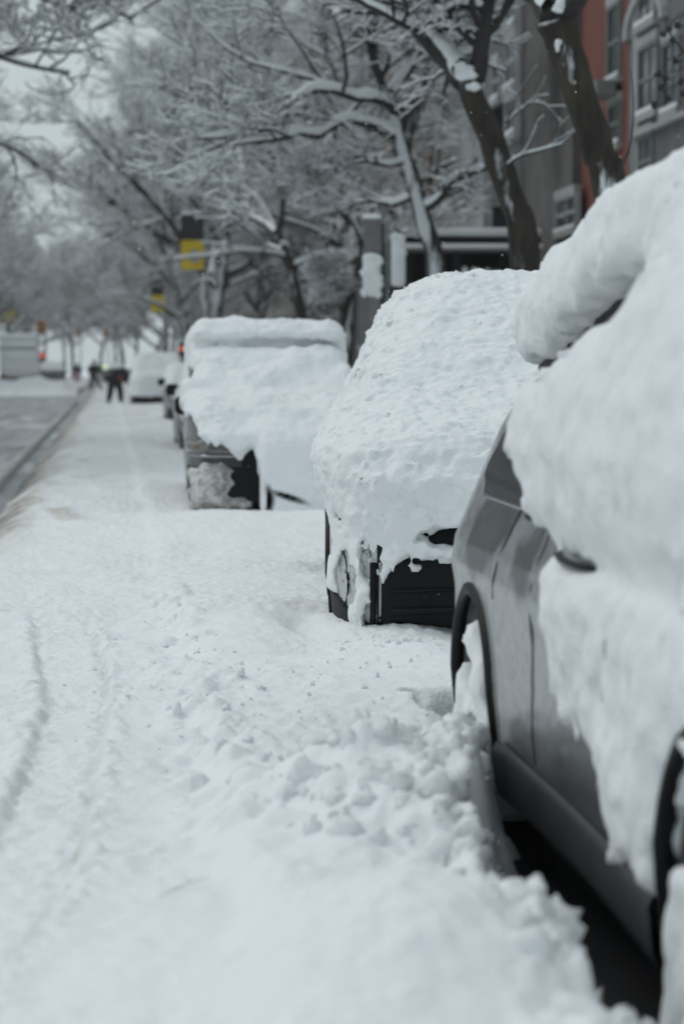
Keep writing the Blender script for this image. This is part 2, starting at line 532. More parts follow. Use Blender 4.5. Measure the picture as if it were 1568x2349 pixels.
M['cloth_red'] = mat_plain('rust red cloth', (.28, .05, .025), .9, 0, .2, 20)
M['skin'] = mat_plain('skin', (.45, .28, .2), .6, 0, .1, 20)
M['wood'] = mat_plain('shovel wood', (.3, .2, .12), .7, 0, .2, 12)
M['red_lamp'] = mat_emit('red lamp', (1, .16, .10), .6)
M['pale_lamp'] = mat_emit('headlamp', (.80, 1.0, .62), .6)


def mat_asphalt():
    m, nt, b = new_mat('slushy asphalt')
    geo = N(nt, 'ShaderNodeNewGeometry')
    mp = N(nt, 'ShaderNodeMapping'); mp.inputs['Scale'].default_value = (1, .12, 1)
    nt.links.new(geo.outputs['Position'], mp.inputs['Vector'])
    nz = N(nt, 'ShaderNodeTexNoise'); nz.inputs['Scale'].default_value = 1.6; nz.inputs['Detail'].default_value = 7; nz.inputs['Roughness'].default_value = .6
    nt.links.new(mp.outputs[0], nz.inputs['Vector'])
    cr = N(nt, 'ShaderNodeValToRGB'); e = cr.color_ramp.elements
    e[0].position = .38; e[0].color = (.20, .208, .215, 1)
    e[1].position = .64; e[1].color = (.64, .645, .645, 1)
    a = e.new(.53); a.color = (.37, .376, .38, 1)
    nt.links.new(nz.outputs['Fac'], cr.inputs['Fac'])
    sp = N(nt, 'ShaderNodeSeparateXYZ'); nt.links.new(geo.outputs['Position'], sp.inputs[0])
    mr = N(nt, 'ShaderNodeMapRange'); mr.inputs[1].default_value = -.9; mr.inputs[2].default_value = -.4
    nt.links.new(sp.outputs['X'], mr.inputs[0])
    mx = N(nt, 'ShaderNodeMixRGB'); mx.inputs[2].default_value = (.012, .012, .013, 1)  # parking lane: under-car shade painted in with the dark bare asphalt
    nt.links.new(mr.outputs[0], mx.inputs['Fac']); nt.links.new(cr.outputs['Color'], mx.inputs[1]); nt.links.new(mx.outputs[0], b.inputs['Base Color'])
    b.inputs['Roughness'].default_value = .45
    bp = N(nt, 'ShaderNodeBump'); bp.inputs['Strength'].default_value = .4; bp.inputs['Distance'].default_value = .03
    nt.links.new(nz.outputs['Fac'], bp.inputs['Height']); nt.links.new(bp.outputs['Normal'], b.inputs['Normal'])
    return m


M['asphalt'] = mat_asphalt()


# ------------------------------------------------------------------ cars (built as solids: profile x plan, sampled and skinned)
class CarBuild:
    def __init__(c, name, label, loc, Wd, prof, axles, h=0.02, yaw=0.0, belt=.95, tumble=.4, group='snow-buried cars parked along the kerb', front_round=.28, rear_round=.16, wheel_r=.34):
        c.root = tag(empty(name, loc, yaw), label, 'car', group)
        c.Wd, c.prof, c.h, c.belt, c.tumble, c.axles, c.wr = Wd, prof, h, belt, tumble, axles, wheel_r
        c.L = max(p[0] for p in prof); c.H = max(p[1] for p in prof)
        c.fr, c.rr = front_round, rear_round
        c.xs = np.arange(-Wd / 2 - .22, Wd / 2 + .22, h, dtype=f32)
        c.us = np.arange(-.46, c.L + .3, h, dtype=f32)
        c.zs = np.arange(.04, c.H + .42, h, dtype=f32)
        c.X = c.xs[:, None, None]; c.U = c.us[None, :, None]; c.Z = c.zs[None, None, :]
        c.U2, c.Z2 = np.meshgrid(c.us, c.zs, indexing='ij')
        c.org = (c.xs[0], c.us[0], c.zs[0])
        c.sdp = poly_sdf(c.U2, c.Z2, prof)[None]
        c.hw = c.halfw(c.U2, c.Z2)[None]
        c.hwn = c.hw
        d = smax(c.sdp, np.abs(c.X) - c.hw, .07)
        for ua in axles:
            cyl = np.sqrt((c.U - ua) ** 2 + (c.Z - wheel_r) ** 2) - (wheel_r + .045)
            d = np.maximum(d, -np.maximum(cyl, (Wd / 2 - .3) - np.abs(c.X)))
        c.d = d.astype(f32)

    def halfw(c, u, z):
        w = c.Wd / 2 - c.fr * np.clip((.6 - u) / .6, 0, 1.3) ** 2.2 - c.rr * np.clip((u - (c.L - .75)) / .75, 0, 1.3) ** 2
        w = w - c.tumble * np.clip(z - c.belt, 0, 9) - .10 * np.clip(.45 - z, 0, 1)
        return w + .012 * np.exp(-((z - .78) / .05) ** 2)

    def skin(c, name, d, mat, parent=None):
        v, f = surface_nets(np.ascontiguousarray(d), c.org, c.h)
        if len(v) == 0: return None
        return mesh_obj(name, v, f, mat, parent or c.root)

    def skin_one(c, name, d, mat):
        v, f = surface_nets(np.ascontiguousarray(d), c.org, c.h)
        lab = np.arange(len(v))
        while True:
            m = lab[f].min(1); new = lab.copy()
            np.minimum.at(new, f.ravel(), np.repeat(m, 4)); new = new[new]
            if (new == lab).all(): break
            lab = new
        best = np.bincount(lab).argmax()
        keep = lab == best; idx = np.cumsum(keep) - 1
        return mesh_obj(name, v[keep], idx[f[keep[f[:, 0]]]], mat, c.root)

    def body(c, mat):
        return c.skin('body', c.d, mat)

    def region(c, name, mat, inflate, reg):
        return c.skin(name, np.maximum(c.d - inflate, reg).astype(f32), mat)

    def box_sd(c, x=None, u=None, z=None):
        r = np.full((1, 1, 1), -9.0, f32)
        for ax, b in ((c.X, x), (c.U, u), (c.Z, z)):
            if b: r = np.maximum(r, np.maximum(b[0] - ax, ax - b[1]))
        return r

    def wheels(c, snow=None, steel=False):
        w = c.wr
        proto = None
        for ua in c.axles:
            for sx in (-1, 1):
                wh = empty('wheel'); wh.parent = c.root
                wh.location = (sx * (c.Wd / 2 - .13), ua, w)
                wh.rotation_euler = (0, 0, 0 if sx < 0 else math.pi)
                if proto is None:
                    t = MB().lathe([(w * .66, -.10), (w * .93, -.11), (w, -.08), (w, .08), (w * .93, .11), (w * .66, .10)], 'x', 40)
                    ty = t.build('tyre', M['rubber'], wh)
                    r = MB().lathe([(.001, -.075), (.06, -.08), (.07, -.06), (w * .56, -.03), (w * .6, -.095), (w * .68, -.10), (w * .68, .06)], 'x', 40)
                    for k in range(5):
                        a = k * 2 * math.pi / 5 + .3
                        r.tube([(-.072, .05 * math.cos(a), .05 * math.sin(a)), (-.085, w * .62 * math.cos(a), w * .62 * math.sin(a))], [.035, .03], 6)
                    ri = r.build('rim', M['rim'], wh)
                    proto = (ty, ri)
                else:
                    for o in proto:
                        k = o.copy(); COL.objects.link(k); k.parent = wh

    def shell_snow(c, outer, mask, name='snow_cover', mat=None, fine=1.0, seed=0.0, edge=.14, extra=None, gap=.06, soft=.10):
        """outer: field of the snow's outer surface; mask (metres, >0 inside the covered area)"""
        s = outer + np.clip((edge - mask) / edge, 0, 3) ** 2 * soft
        near = np.abs(s) < .10
        i, j, k = np.nonzero(near)
        x = c.xs[i] + seed; u = c.us[j]; z = c.zs[k]
        n = fbm(x * 3.3, u * 3.3, z * 3.3, 2) * .026 + fbm(x * 11, u * 11, z * 11, 2) * .017 * fine
        if fine > .5:
            wl = fbm(x * 2.6, u * 2.6, z * 2.6 + 8, 3) * 1.3 + .65
            n += fbm(x * 27, u * 27, z * 27, 3) * .013 * fine
            n += (worley3(x * 17, u * 17, z * 17) - .5) * .019 * fine * np.clip(wl, 0, 1.4)
            if fine > .9: n += (worley3(x * 36, u * 36, z * 36) - .5) * .012
        s = np.array(np.broadcast_to(s, (len(c.xs), len(c.us), len(c.zs))), dtype=f32)
        s[i, j, k] += n
        if extra is not None: s = np.minimum(s, extra)
        s = np.maximum(s, -(c.d + gap))
        return c.skin(name, s.astype(f32), mat or M['snow_car'])

    def nfield(c, scale, oct=2, seed=0.0):
        """2D-ish noise fields for ragged edges"""
        a = fbm(c.X * scale + seed, c.U * scale, c.Z * scale * .8, oct)
        return a


def interp(x, pts):
    xs = [p[0] for p in pts]; ys = [p[1] for p in pts]
    return np.interp(x, xs, ys)


def handle(parent, p0, p1, mat):
    a = Vector(p0); b = Vector(p1)
    pts = [a.lerp(b, t) + Vector((-.035 * math.sin(math.pi * t) ** .5, 0, 0)) for t in np.linspace(0, 1, 7)]
    return MB().tube(pts, [.005, .009, .011, .011, .011, .009, .005], 8).build('door_handle', mat, parent)


# ---- the near grey car, seen along its street side
def near_car():
    prof = [(0, .32), (-.0, .72), (.14, .9), (1.1, 1.05), (1.9, 1.58), (2.3, 1.68), (2.8, 1.655), (3.65, 1.46), (4.30, 1.22), (4.62, .96), (4.7, .62), (4.6, .3), (4.3, .22), (.15, .22)]
    c = CarBuild('parked_car', 'grey car nearest the camera, its side half bare under thick snow', (2.03, 3.6, 0), 1.86, prof, (.76, 3.68), .02, belt=.86, tumble=.42, rear_round=.20)
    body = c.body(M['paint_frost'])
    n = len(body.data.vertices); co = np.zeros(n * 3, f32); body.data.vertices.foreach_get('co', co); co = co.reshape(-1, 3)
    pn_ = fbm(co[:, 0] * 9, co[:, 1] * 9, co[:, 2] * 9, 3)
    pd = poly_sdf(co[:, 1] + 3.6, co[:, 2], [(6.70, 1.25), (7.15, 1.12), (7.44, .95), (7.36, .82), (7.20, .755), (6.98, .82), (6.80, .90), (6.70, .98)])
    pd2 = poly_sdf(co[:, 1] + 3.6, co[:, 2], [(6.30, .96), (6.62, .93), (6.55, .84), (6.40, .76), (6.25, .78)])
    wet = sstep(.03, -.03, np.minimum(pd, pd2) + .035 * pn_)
    wet = np.maximum(wet, .8 * sstep(.60, .38, co[:, 2] + .16 * (co[:, 1] - 2.0) + .05 * fbm(co[:, 0] * 5, co[:, 1] * 5, co[:, 2] * 5, 2)) * (co[:, 1] < 3.0))  # lower doors: reflection of dark ground painted into the same mask
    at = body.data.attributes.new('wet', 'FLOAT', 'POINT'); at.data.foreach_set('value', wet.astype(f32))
    # side glass, windscreen, rear lamp
    c.region('side_window', M['glass'], .006, np.maximum(poly_sdf(c.U2, c.Z2, [(1.35, .98), (2.0, 1.44), (3.2, 1.48), (3.85, 1.36), (4.05, 1.08), (3.9, 1.0)])[None], c.X + .3))
    c.region('side_window', M['glass'], .006, np.maximum(poly_sdf(c.U2, c.Z2, [(1.35, .98), (2.0, 1.44), (3.2, 1.48), (3.85, 1.36), (4.05, 1.08), (3.9, 1.0)])[None], .3 - c.X))
    c.region('windscreen', M['glass'], .006, c.box_sd((-.62, .62), (1.0, 2.0), (1.08, 1.5)))
    for sg in (-1, 1):
        c.region('tail_light', M['amber'], .008, c.box_sd(((-1, -.55) if sg < 0 else (.55, 1)), (4.35, 4.9), (.86, 1.02)))
        c.region('headlight', M['lens'], .008, c.box_sd(((-1, -.5) if sg < 0 else (.5, 1)), (-.2, .35), (.68, .82)))
    # dark sill cladding and arch trims, both sides
    for sg in (-1, 1):
        us = np.linspace(1.22, 3.26, 24)
        rows = []
        for z, off in ((.175, -.05), (.17, .008), (.20, .02), (.30, .022), (.325, .004), (.325, -.05)):
            rows.append([(sg * (float(c.halfw(np.array(u), np.array(max(z, .22)))) + off), u, z + .02 * math.sin((u - 1.2) * 1.5)) for u in us])
        v = np.array(rows).reshape(-1, 3); nU = len(us)
        q = [[i * nU + k, i * nU + k + 1, (i + 1) * nU + k + 1, (i + 1) * nU + k] for i in range(5) for k in range(nU - 1)]
        MB().add(v, q).build('sill_cladding', M['plastic_grey'], c.root)
        for ua in c.axles:
            pts = []
            for a in np.linspace(R(-12), R(192), 30):
                u = ua + (c.wr + .05) * math.cos(a); z = c.wr + (c.wr + .05) * math.sin(a)
                pts.append((sg * (float(c.halfw(np.array(u), np.array(z))) - .004), u, max(z, .2)))
            MB().tube(pts, .022, 8).build('arch_trim', M['plastic'], c.root)
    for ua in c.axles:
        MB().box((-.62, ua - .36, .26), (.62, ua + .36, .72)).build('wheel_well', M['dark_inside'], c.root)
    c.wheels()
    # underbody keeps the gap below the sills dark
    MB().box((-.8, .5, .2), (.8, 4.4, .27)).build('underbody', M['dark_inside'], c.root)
    hx = lambda u, z: -float(c.halfw(np.array(u), np.array(z)))
    hr = handle(c.root, (hx(2.70, 1.0) - .004, 2.68, 1.0), (hx(2.90, 1.0) - .004, 2.90, 1.005), M['plastic'])
    handle(c.root, (-.915, 1.86, .938), (-.915, 2.30, .946), M['plastic'])
    MB().ball((hx(2.8, 1.0) - .02, 2.79, 1.035), (.035, .10, .035), 14, 10, .35, 2).build('handle_snow', M['snow_car'], c.root)
    # door shut lines on the street side
    for pts in ([(2.62, z) for z in np.linspace(.36, .98, 9)], [(3.28 - .25 * max(0, (z - .72)) ** .5 + .0, z) for z in np.linspace(.74, 1.0, 6)], [(1.5, z) for z in np.linspace(.36, .98, 9)], [(u, .345) for u in np.linspace(1.5, 3.1, 12)]):
        MB().tube([(hx(u, z) + .001, u, z) for u, z in pts], .0045, 6).build('door_seam', M['plastic'], c.root)
    # roof rails
    for sg in (-1, 1):
        MB().tube([(sg * (hx(u, z) * -1 + .0), u, z) for u, z in ((2.0, 1.54), (2.35, 1.63), (2.8, 1.615), (3.3, 1.51), (3.75, 1.40))], .016, 8).build('roof_rail', M['plastic'], c.root)
    # roof, windscreen and bonnet snow
    sp = [(-.10, .6), (-.1, .95), (.15, 1.15), (1.0, 1.28), (1.75, 1.76), (2.1, 1.92), (2.8, 1.90), (3.5, 1.79), (3.95, 1.65), (4.06, 1.52), (3.95, 1.40), (3.6, 1.44), (2.75, 1.63), (2.3, 1.655), (1.9, 1.5), (1.0, .9), (.2, .7)]
    sd = poly_sdf(c.U2, c.Z2, sp)[None]
    wsn = c.Wd / 2 + .02 - .34 * np.clip(c.Z - .95, 0, .55) - .12 * np.clip(c.Z - 1.6, 0, 1) - .2 * np.clip((.5 - c.U) / .5, 0, 1.2) ** 2
    outer = smax(sd, np.abs(c.X) - wsn, .12)
    mask = np.full((1, 1, 1), .5, f32) + 0 * c.Z
    c.shell_snow(outer, mask, fine=.7, seed=3.0)
    # snow plastered over the street-side doors
    P = [(3.4, 2.2), (4.3, 2.2), (4.60, 1.90), (4.85, 1.80), (5.28, 1.64), (5.50, 1.55), (5.95, 1.44), (6.38, 1.345), (6.58, 1.22), (6.42, 1.1), (6.18, 1.02), (6.02, .95), (6.05, .8), (5.97, .60), (5.86, .47), (5.55, .46), (5.38, .41), (5.26, .35), (5.14, .27), (5.0, .24), (4.86, .29), (4.80, .20), (4.76, .20), (4.76, .36), (4.70, .45), (4.56, .54), (4.3, .60), (3.9, .62), (3.4, .6)]
    P = [(y - 3.6, z) for y, z in P]
    pd = poly_sdf(c.U2, c.Z2, P)[None]
    pd = pd + (fbm(c.U2 * 8, c.Z2 * 8, 2.2, 4, .68) * .058)[None]
    out = interp(c.zs, [(0, .94), (.5, .945), (.82, .955), (.90, .945), (.94, .915), (.97, .925), (1.05, .965), (1.2, .99), (1.35, .97), (1.5, .92), (1.7, .83), (1.9, .72)])[None, None, :]
    s = smax(pd * .9, (-c.X) - out + .0, .13)
    s = s + np.clip((pd + .05) / .05, 0, 1) * .02
    near = np.abs(s) < .1
    i, j, k = np.nonzero(near)
    s = np.array(s, dtype=f32)
    x, u, z = c.xs[i], c.us[j], c.zs[k]
    s[i, j, k] += fbm(x * 3, u * 3, z * 3, 2) * .026 + fbm(x * 13, u * 13, z * 13, 3) * .013 + (worley3(x * 16, u * 16, z * 16) - .5) * .015
    gapd = np.sqrt(((c.U - 2.06) / 14) ** 2 + (c.Z - .943) ** 2) - .014 + .0 * c.X
    s = np.maximum(s, -np.maximum(gapd, (-c.X) - 2))
    s = np.maximum(s, -(c.d + .05))
    s = np.maximum(s, c.X + .3)
    c.skin('side_snow', s.astype(f32), M['snow_car'])
    # snow stuck to the wheels
    def wheel_snow(ua, poly, xo, holes):
        pd = poly_sdf(c.U2, c.Z2, poly)[None]
        for (hu, hz, ru, rz, rot) in holes:
            cu = (c.U - hu) * math.cos(rot) + (c.Z - hz) * math.sin(rot); cz = -(c.U - hu) * math.sin(rot) + (c.Z - hz) * math.cos(rot)
            pd = np.maximum(pd, -(np.sqrt((cu / ru) ** 2 + (cz / rz) ** 2) - 1) * min(ru, rz))
        s = smax(pd + (fbm(c.U2 * 13, c.Z2 * 13, 4.0, 2) * .03)[None], (-c.X) - xo + fbm(c.U2 * 7, c.Z2 * 7, 1.0, 2)[None] * .025, .05)
        s = np.maximum(s, c.X + .80)
        c.skin('wheel_snow', s.astype(f32), M['snow_car'])
    wheel_snow(3.68, [(3.40, .05), (3.36, .35), (3.42, .55), (3.58, .64), (3.72, .61), (3.84, .5), (3.93, .4), (3.98, .05)], .955, [(3.71, .465, .17, .055, .35), (3.60, .33, .05, .035, 1.2)])
    wheel_snow(.76, [(.4, .05), (.4, .36), (.55, .44), (.75, .46), (.95, .44), (1.05, .36), (1.08, .05)], .955, [])
    return c


# ---- the second car, in focus: bonnet, screen and roof under one deep drift
def second_car():
    prof = [(0, .30), (-.0, .60), (.05, .85), (.18, .97), (.95, 1.09), (1.8, 1.58), (2.2, 1.66), (4.2, 1.64), (4.55, 1.2), (4.62, .6), (4.5, .28), (4.3, .24), (.15, .24)]
    c = CarBuild('parked_car', 'silver car with a black lower grille, buried in deep crumbly snow behind the grey one', (1.88, 10.42, 0), 1.86, prof, (.93, 3.65), .0135, yaw=R(-5.6), belt=1.0, tumble=.5, front_round=.20)
    c.body(M['paint_silver'])
    c.region('grille', M['plastic'], .006, c.box_sd((-.72, .72), (-.2, .5), (.0, .80)))
    X2, Z2 = np.meshgrid(c.xs, c.zs, indexing='ij')
    for sg in (-1, 1):
        c.region('bumper_lip', M['plastic'], .009, np.maximum(poly_sdf(sg * X2, Z2, [(.74, .2), (.74, .27), (.80, .30), (.97, .46), (.97, .2)])[:, None, :], c.U - .8))
    for sg in (-1, 1):
        c.region('headlight', M['lens'], .006, c.box_sd(((-1, -.52) if sg < 0 else (.52, 1)), (-.2, .5), (.82, .90)))
        c.region('side_window', M['glass'], .005, np.maximum(poly_sdf(c.U2, c.Z2, [(1.4, 1.05), (2.0, 1.5), (3.9, 1.5), (4.1, 1.1)])[None], (c.X + .3) if sg < 0 else (.3 - c.X)))
    c.region('windscreen', M['glass'], .005, c.box_sd((-.6, .6), (.9, 1.9), (1.14, 1.54)))
    # bars and covers in the lower grille
    fx = lambda x, z: float(.0 + .28 * 0) + .012 + .10 * (abs(x) / .9) ** 3
    def front_u(x, z):
        ix = int(np.argmin(np.abs(c.xs - x))); iz = int(np.argmin(np.abs(c.zs - z)))
        col = c.d[ix, :, iz]; k = int(np.argmax(col < 0))
        t = col[k - 1] / (col[k - 1] - col[k]) if k > 0 else 0
        return float(c.us[k - 1] + t * c.h)
    for z, r in ((.575, .014), (.43, .010), (.34, .018)):
        MB().tube([(x, front_u(x, z) - .012, z + .012 * math.cos(x * 3)) for x in np.linspace(-.66, .66, 23)], r, 8).build('grille_bar', M['plastic'], c.root)
    tu = front_u(-.506, .40)
    MB().lathe([(.001, -.012), (.021, -.012), (.024, -.008), (.026, -.014), (.030, -.010), (.030, .01)], 'y', 20, (-.506, tu - .004, .395)).build('tow_cover', M['plastic'], c.root)
    for sg in (-1, 1):
        st = MB(); ch = MB()
        pz = np.linspace(.245, .55, 12)
        st.tube([(sg * .735, front_u(sg * .735, z) - .004, z) for z in pz], .016, 8).build('grille_edge', M['plastic'], c.root)
        ch.tube([(sg * .705, front_u(sg * .705, z) - .006, z) for z in pz], .007, 8).build('chrome_strip', M['chrome'], c.root)
        # dark crease down the bumper corner and the black wheel-arch lip
        zz = np.linspace(.30, .66, 14)
        pts = [(sg * (.865 - .02 * math.sin(4 * t)), front_u(sg * (.865 - .02 * math.sin(4 * t)), z) - .002, z) for t, z in zip(np.linspace(0, 1, 14), zz)]
        MB().tube(pts, [.002, .004, .006, .005, .004, .006, .007, .006, .004, .003, .005, .006, .004, .002], 6).build('bumper_crease', M['plastic'], c.root)
        ua = c.axles[0]; pts = []
        for a in np.linspace(R(-10), R(190), 30):
            u = ua + (c.wr + .05) * math.cos(a); z = max(.2, c.wr + (c.wr + .05) * math.sin(a))
            pts.append((sg * (float(c.halfw(np.array(u), np.array(z))) + .002), u, z))
        MB().tube(pts, .02, 8).build('arch_trim', M['plastic'], c.root)
    c.wheels()
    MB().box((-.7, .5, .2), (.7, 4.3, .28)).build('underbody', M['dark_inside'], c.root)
    # the drift
    sp = [(.02, .22), (-.10, .45), (-.15, .7), (-.10, .92), (.08, 1.10), (.9, 1.33), (1.6, 1.72), (2.1, 1.88), (3.0, 1.93), (4.2, 1.90), (4.6, 1.5), (4.72, .9), (4.6, .24)]
    sd = poly_sdf(c.U2, c.Z2, sp)[None]
    w = c.Wd / 2 + .035 + .04 * np.exp(-((c.Z - 1.0) / .16) ** 2) - .45 * np.clip(c.Z - 1.05, 0, 9) - .13 * np.clip((.5 - c.U) / .5, 0, 1.3) ** 2 - .15 * np.clip((c.U - 4.0) / .7, 0, 1.2) ** 2
    w = w - .07 * np.clip((.85 - c.Z) / .2, 0, 1)
    outer = smax(sd, np.abs(c.X) - w, .34)
    nz = fbm(c.X * 9, c.U * 9, c.Z * 7, 4, .62)
    zb = interp(c.xs, [(-1, .70), (-.90, .70), (-.86, .62), (-.81, .56), (-.765, .50), (-.745, .40), (-.72, .36), (-.69, .44), (-.66, .48), (-.585, .55), (-.38, .555), (0, .56), (.5, .5), (.8, .45), (1, .6)])[:, None, None]
    zside = interp(c.us, [(-.3, .66), (.2, .68), (.5, .62), (.9, .84), (1.4, .7), (3, .8), (5, .7)])[None, :, None]
    front = np.clip(1 - (c.U - .05) / .25, 0, 1)
    zz = zb * front + zside * (1 - front)
    mask = c.Z - zz + nz * .055
    # a hole that shows the upper grille
    hole = np.sqrt(((c.X + .40) / .10) ** 2 + ((c.Z - .665) / .035) ** 2) - 1 + nz * .3 + .25 * np.sin(c.X * 70) * np.sin(c.Z * 90)
    mask = np.where(c.U < .5, np.minimum(mask, hole * .07), mask)
    # snow column and scraps on the bumper corner
    colm = np.minimum(.030 - np.abs(c.X + .80 + .012 * np.sin(c.Z * 25)) + nz * .03, np.minimum(c.Z - .1, .7 - c.Z))
    scr = .03 - np.abs(c.X + .905 + .02 * np.sin(c.Z * 18)) + nz * .02
    scr = np.minimum(scr, c.Z - .38)
    nzz = fbm(c.X * 18, c.U * 18, c.Z * 18, 2) * .03
    e2 = c.d + nzz - .045 * sstep(-.01, .03, colm) + .05 * (1 - sstep(-.02, .01, colm))
    e3 = c.d - .03 * sstep(-.01, .03, scr) + .05 * (1 - sstep(-.02, .01, scr))
    ex = np.minimum(e2, e3)
    ex = np.where(c.U < .6, ex, .2).astype(f32)
    c.shell_snow(outer, mask, fine=1.0, seed=0.0, edge=.04, extra=ex, soft=.20)
    return c


# ---- the third car: black front with lamp showing, roof slab split from the screen sheet
def third_car():
    prof = [(0, .30), (0, .72), (.08, .92), (.28, 1.0), (1.1, 1.08), (1.72, 1.5), (2.0, 1.60), (4.1, 1.60), (4.5, 1.28), (4.6, .6), (4.45, .28), (4.3, .24), (.14, .24)]
    c = CarBuild('parked_car', 'black four-wheel drive with one headlight showing and a slab of snow on its roof', (1.375, 19.75, 0), 1.46, prof, (.9, 3.6), .02, yaw=R(-1.2), belt=1.0, tumble=.12, front_round=.13)
    c.body(M['paint_black'])
    for sg in (-1, 1):
        xr = (-1, -.30) if sg < 0 else (.30, 1)
        c.region('headlight', M['lens'], .008, c.box_sd(xr, (-.2, .6), (.70, .82)))
        c.region('headlight_frame', M['chrome'], .014, np.maximum(c.box_sd(xr, (-.2, .5), (.665, .70)), -9))
        c.region('turn_light', M['amber'], .012, c.box_sd((-.68, -.63) if sg < 0 else (.63, .68), (-.2, .6), (.735, .785)))
        c.region('side_window', M['glass'], .005, np.maximum(poly_sdf(c.U2, c.Z2, [(1.3, 1.06), (1.85, 1.46), (3.9, 1.48), (4.1, 1.1)])[None], (c.X + .3) if sg < 0 else (.3 - c.X)))
        m = MB().box((sg * .70, 1.22, 1.0), (sg * .83, 1.32, 1.16), .03)
        m.build('mirror', M['plastic'], c.root)
    c.region('windscreen', M['glass'], .005, c.box_sd((-.62, .62), (1.0, 1.95), (1.12, 1.52)))
    c.region('grille', M['plastic'], .008, c.box_sd((-.30, .30), (-.2, .3), (.45, .80)))
    MB().box((-.27, -.12, .745), (-.09, .02, .785), .01).build('grille_frame', M['chrome'], c.root)
    c.region('bumper', M['plastic'], .012, c.box_sd((-.9, .9), (-.2, .5), (.28, .60)))
    c.wheels()
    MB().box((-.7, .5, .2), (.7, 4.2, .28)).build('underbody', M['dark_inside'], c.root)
    sp = [(-.10, .16), (-.27, .2), (-.24, .5), (-.15, .86), (.06, 1.09), (1.0, 1.25), (1.57, 1.60), (1.76, 1.585), (1.72, 1.63), (1.60, 1.65), (1.58, 1.72), (1.72, 1.81), (3.0, 1.84), (4.2, 1.80), (4.5, 1.5), (4.66, .9), (4.5, .2)]
    sd = poly_sdf(c.U2, c.Z2, sp)[None]
    w = c.Wd / 2 + .025 - .13 * np.clip(c.Z - 1.0, 0, 9) - .10 * np.clip((.5 - c.U) / .5, 0, 1.3) ** 2 - .05 * np.clip((.9 - c.Z) / .2, 0, 1) + .0 * c.Z
    outer = smax(sd, np.abs(c.X) - w, .17) + .05 * fbm(c.X * 2.2, c.U * 2.2, c.Z * 2.6 + 4, 2)
    nz = fbm(c.X * 7, c.U * 7, c.Z * 6, 3)
    zb = interp(c.xs, [(-.9, 1.0), (-.71, 1.0), (-.66, .86), (-.57, .78), (-.47, .80), (-.39, .71), (-.32, .66), (-.27, .72), (-.21, .76), (-.165, .58), (-.145, .15), (.60, .15), (.66, .5), (.8, .95)])[:, None, None]
    zside = interp(c.us, [(-.3, 1.0), (.5, .98), (1.0, 1.02), (1.5, 1.0), (3, .95), (5, .8)])[None, :, None]
    front = np.clip(1 - (c.U - .1) / .25, 0, 1)
    outer = outer - .11 * sstep(-.22, -.10, c.X) * sstep(1.02, .72, c.Z) * (c.U < .8)
    mask = c.Z - (zb * front + zside * (1 - front)) + nz * .07
    slit = np.sqrt(((c.X + .095 + .02 * np.sin(c.Z * 14)) / .022) ** 2 + ((c.Z - .33) / .10) ** 2) - 1
    slit2 = np.sqrt(((c.X - .07) / .11) ** 2 + ((c.Z - .36 + .32 * (c.X - .07)) / .016) ** 2) - 1
    mask = np.where(c.U < .5, np.minimum(mask, np.minimum(slit * .06, slit2 * .05)), mask)
    hole = np.sqrt(((c.U - 1.62) / .13) ** 2 + ((c.Z - 1.28) / .10) ** 2) - 1 + nz * .3
    mask = np.where((c.X < -.4) & (c.U > 1.2), np.minimum(mask, hole * .1), mask)
    c.shell_snow(outer, mask, fine=.8, seed=11.0, edge=.05, soft=.18)
    # dirty clumps thrown on the bumper
    pol = [(-.72, .57), (-.63, .60), (-.53, .66), (-.44, .66), (-.39, .57), (-.35, .46), (-.41, .38), (-.29, .37), (-.22, .31), (-.21, .2), (-.75, .2)]
    X2, Z2 = np.meshgrid(c.xs, c.zs, indexing='ij')
    pd = poly_sdf(X2, Z2, pol)
    pd = (pd + fbm(X2 * 12, Z2 * 12, 6.1, 2) * .05)[:, None, :]
    s = c.d - .09 * sstep(.02, -.10, pd) + .06 * sstep(-.01, .02, pd) + fbm(c.X * 10, c.U * 10, c.Z * 10, 3) * .035
    s = np.where(c.U < .5, s, .2)
    s = np.maximum(s, -(c.d + .03))
    s = np.where(c.Z > .2, s, .2)
    c.skin_one('dirty_snow', s.astype(f32), M['snow_dirty'])
    return c


